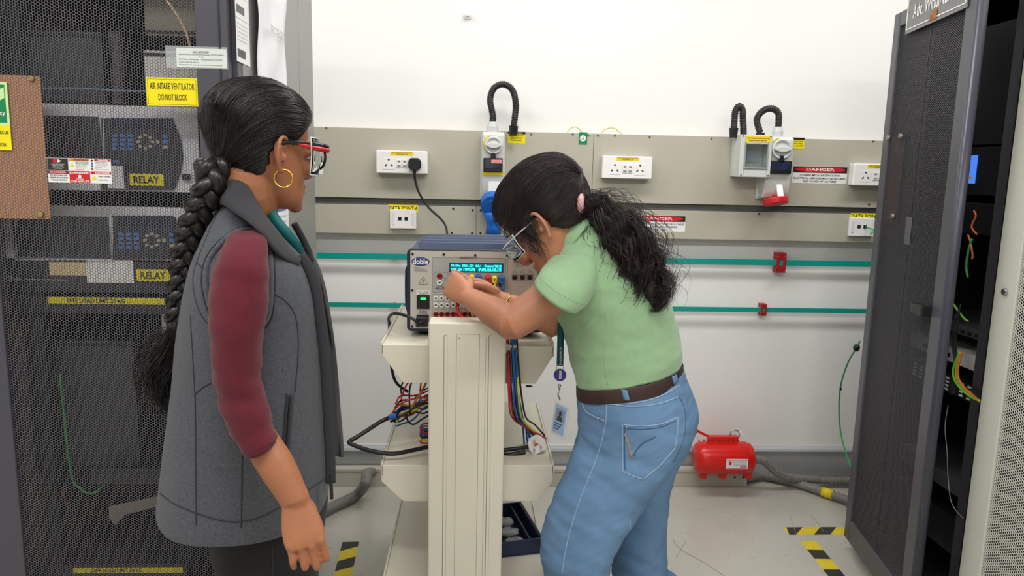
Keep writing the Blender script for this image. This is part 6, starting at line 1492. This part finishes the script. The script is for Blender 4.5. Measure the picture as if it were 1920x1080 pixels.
# belt
bl=MB().loft([F2.ring(a,b_,1.90,bb,48,2.3) for a,b_,bb in (((1086,722),(1275,680),.1625),((1085.5,724),(1276,682),.1645),((1086,742),(1277,702),.1670),((1087,745),(1276,705),.1650))],cap=False); belt=part('belt',bl,m_belt,w2,smooth=True)
BB=bvh(belt)
ribbon(F2,BB,[(1160,716),(1166,735),(1170,753)],[(1168,714),(1176,732),(1181,751)],.003,m_jean,jeans,'belt_loop',.002)
ribbon(F2,BB,[(1257,690),(1260,705),(1264,721)],[(1264,687),(1268,702),(1272,718)],.003,m_jean,jeans,'belt_loop',.002)
for nm,pts,mm in (('yoke_seam',[(1139,756),(1180,762),(1230,758),(1273,744)],m_stitch),('side_seam',[(1137,748),(1135,795),(1118,860),(1086,941),(1064,1014),(1053,1079)],m_stitch),('front_pocket',[(1089,740),(1096,768),(1112,780),(1132,788)],m_stitch),('pocket_edge',[(1167,796),(1200,799),(1240,795),(1271,782)],m_stitch),('pocket_edge',[(1271,782),(1270,812),(1266,840)],m_stitch),('pocket_edge',[(1266,840),(1238,872),(1206,899)],m_stitch),('pocket_edge',[(1206,899),(1188,893),(1168,884)],m_stitch),('pocket_edge',[(1168,884),(1167,840),(1167,796)],m_stitch),('rear_seam',[(1273,742),(1285,774),(1282,823),(1262,868)],m_dseam),('inner_seam',[(1181,978),(1186,1030),(1190,1079)],m_stitch),('waist_seam',[(1088,748),(1137,758),(1200,754),(1240,742),(1276,722)],m_stitch),('pocket_edge',[(1171,802),(1200,805),(1238,801),(1268,789)],m_dseam),('pocket_edge',[(1172,880),(1171,840),(1171,802)],m_dseam)):
    seam(F2,JB,pts,.0014 if mm is m_stitch else .001,mm,jeans,nm,.0006)
m_or2=mat('orange_stitch',(204,144,70),.6)
seam(F2,JB,[(1171,813),(1177,830),(1186,861)],.0014,m_or2,jeans,'embroidery',.001); seam(F2,JB,[(1188,856),(1193,845),(1203,833),(1216,825),(1229,819)],.0011,m_dseam,jeans,'embroidery',.001)
for q in ((1174,801),(1131,789)):
    r_=proj(F2,JB,[q],.001)
    if r_: part('rivet',MB().ball(r_[0],.0035),M_STEEL,jeans,smooth=True)
for base in (P(1105,1000,1.84),P(1200,1000,2.02)):
    g0=Vector((base.x,base.y,0))+Vector((.04,0,0)); q=MB()
    q.loft(sl([ell(g0+F2.u*x+Vector((0,0,h)),F2.v,Vector((0,0,1)),w_,h,20,2.4) for x,w_,h in ((-.085,.022,.03),(-.07,.034,.045),(0,.038,.05),(.06,.044,.036),(.12,.04,.026),(.15,.02,.018))],3)); part('shoe',q,M_BLACK,w2,smooth=True)
# hair
G2=(-.112,0,.035)
bv2,C2,hs2=hair_shell('hair',w2,HM2,2,None,.028,m_hair2)
scalp_strands(bv2,C2,HM2,2,G2,2000,21,m_hair2,hs2,frizz=.001)
gp_=HM2@Vector(G2)
sc=P(1091,381,1.775)
part('scrunchie',MB().torus((0,0,0),.016,.0085,seg=24,rs=10).xf(Matrix.Translation(sc)@Matrix.Rotation(math.radians(70),4,'Z')@Matrix.Rotation(.3,4,'Y')),mat('pink_scrunchie',(226,170,172),.8,var=.08,scale=60),w2,smooth=True,label='pink hair tie')
tp=[gp_.lerp(sc,.6),sc,P(1118,394,1.79),P(1150,418,1.765),P(1180,455,1.755),P(1200,495,1.76),P(1218,530,1.765),P(1230,562,1.77),P(1228,580,1.78)]
tail(tp,[.014,.019,.038,.050,.054,.055,.052,.042,.018],2000,9,m_hair2,w2,.018,5.2,30,core=.55,stray=.07,width_axis=Vector((.7,0,.7)))
# stray front locks
paths=[];rads=[];rr=random.Random(2)
for k in range(160):
    x0=rr.uniform(.0,.085); p0=Vector((x0,.07*math.sqrt(max(0,1-(x0/.1)**2))+.006,hline(2,x0,0)+.02)); L=[]
    ln=rr.uniform(.03,.075)
    for i in range(10):
        t=i/9; L.append(HM2@(p0+Vector((.006*math.sin(t*5+k),.004+.006*t+.004*math.sin(t*7+k*2),-ln*t))))
    paths.append(L); rads.append(.0005)
me=strands_mesh(paths,rads); me.materials.append(m_hair2); part('hair_strands',me,None,hs2,kind='stuff')
# safety glasses
g=MB()
for y in (-1,1):
    g.tube([(.104,y*.066,.014),(.085,y*.072,.016),(.04,y*.074,.018),(.0,y*.073,.018)],[.0016]*4,8,sub=4)
gl=part('safety_glasses',g.xf(HM2),m_ge,w2,smooth=True,label='clear safety glasses')
part('clear_shield',MB().add([p*1.0 for p in [q for r_ in sg for q in r_]],[(i*25+k,i*25+k+1,(i+1)*25+k+1,(i+1)*25+k) for i in range(4) for k in range(24)]).xf(HM2@Matrix.Translation((.006,0,-.002))@Matrix.Diagonal((1,1,.68,1))),m_glass,gl,smooth=True,solid=.0012)
MG=HM2@Matrix.Translation((.006,0,-.002))@Matrix.Diagonal((1,1,.68,1))
for row in (sg[0],sg[-1],[r_[0] for r_ in sg],[r_[-1] for r_ in sg]): part('shield_edge',MB().tube(row,.0011,6).xf(MG),m_ge,gl,smooth=True)
# bracelet
bc=wr2.lerp(el2,.06); bd=(el2-wr2).normalized(); Mx=basis(bc,bd,Vector((0,0,1)))
gold=mat('gold',(232,184,84),.2,1,var=.03)
br=part('bracelet',MB().torus((0,0,0),.0285,.0022,'x',seg=32).xf(Mx@Matrix.Rotation(.35,4,'Y')),gold,w2,smooth=True,label='gold bracelet')
part('bead',MB().ball((0,-.020,-.018),.0055).ball((.004,-.024,-.010),.0045).ball((-.004,-.013,-.024),.0045).xf(Mx),gold,br,smooth=True)
# lanyard + badge
ly=thing('lanyard','dark teal lanyard with blue reel and photo badge hanging before the green polo','lanyard',F2.o)
lp=[P(1112,420,1.785),P(1094,440,1.78),P(1070,478,1.79),P(1056,540,1.87),P(1052,600,1.885),P(1051,640,1.885),P(1050,686,1.885)]
LS=spline(lp,6); vs=[];fs=[]
for i,p in enumerate(LS):
    t=(LS[min(i+1,len(LS)-1)]-LS[max(i-1,0)]).normalized(); wv=t.cross(Vector((0,1,0))).normalized(); vs+=[p-wv*.009,p+wv*.009]
for i in range(len(LS)-1): fs.append((2*i,2*i+1,2*i+3,2*i+2))
part('strap',MB().add(vs,fs),mat('lanyard_dark_teal',(0,74,82),.6,var=.03),ly,smooth=True,solid=.0012)
q=P(1050,650,1.883); text('GE VERNOVA',0,0,.05,.006,M_WPR,ly,0,0,M=Matrix.Translation(q)@Matrix.Rotation(math.radians(90),4,'Y'))
m_blu=mat('reel_blue',(44,40,140),.3)
q=P(1050,703,1.885)
part('ring',MB().torus(P(1050,689,1.885),.0095,.0010,seg=20),M_STEEL,ly,smooth=True)
rl=part('reel',MB().disc(q+Vector((0,-.005,0)),.0165,.010,seg=28),m_blu,ly,bevel=.002,label='round blue badge reel'); part('clip',MB().box(q.x-.004,q.x+.004,q.y-.0075,q.y-.005,q.z-.010,q.z+.014),M_STEEL,rl,bevel=.001)
part('swivel',MB().ball(P(1049,723,1.885),.0045).cyl(P(1049,723,1.885),P(1049,732,1.885),.003,.002).tube([P(1049,730,1.885),P(1046,740,1.885),P(1050,750,1.885)],.002,8),M_STEEL,ly,smooth=True)
bt=P(1051,748,1.885); R_=Matrix.Translation(P(1050,787,1.885))@Matrix.Rotation(.12,4,'Y')@Matrix.Rotation(math.radians(-52),4,'Z')
bw,bh=.027,.045
bd_=part('badge',MB().box(-bw,bw,-.0015,.0015,-bh,bh).xf(R_),mat('badge_holder',(206,208,208),.25),ly,bevel=.001)
part('badge_card',MB().box(-bw*.8,bw*.8,-.0021,-.0015,-bh*.86,bh*.86).xf(R_),mat('badge_blue',(150,176,206),.4,var=.05),bd_)
part('portrait',MB().box(-bw*.6,bw*.6,-.0025,-.0021,-bh*.1,bh*.66).xf(R_),mat('portrait_grey',(128,140,156),.5),bd_)
part('portrait_figure',MB().prism([(-.010,-.004),(.010,-.004),(.008,.006),(.004,.010),(-.004,.010),(-.008,.006)],-.0029,-.0025).prism([(.005*math.cos(a),.017+.007*math.sin(a)) for a in [k*math.pi/8 for k in range(16)]],-.0029,-.0025).xf(R_),mat('portrait_dark',(70,60,62),.5),bd_)
for k in range(3): text(('BADGE','EMPLOYEE','0000')[0],-bw*.6,-bh*(.3+.16*k),bw*1.0,.004,mat('print_navy',(60,76,110),.5),bd_,-.0024,0,M=R_) if False else part('print',MB().box(-bw*.6,bw*(.5-.2*k),-.0025,-.0021,-bh*(.3+.16*k),-bh*(.3+.16*k)+.003).xf(R_),mat('print_navy',(60,76,110),.5),bd_)
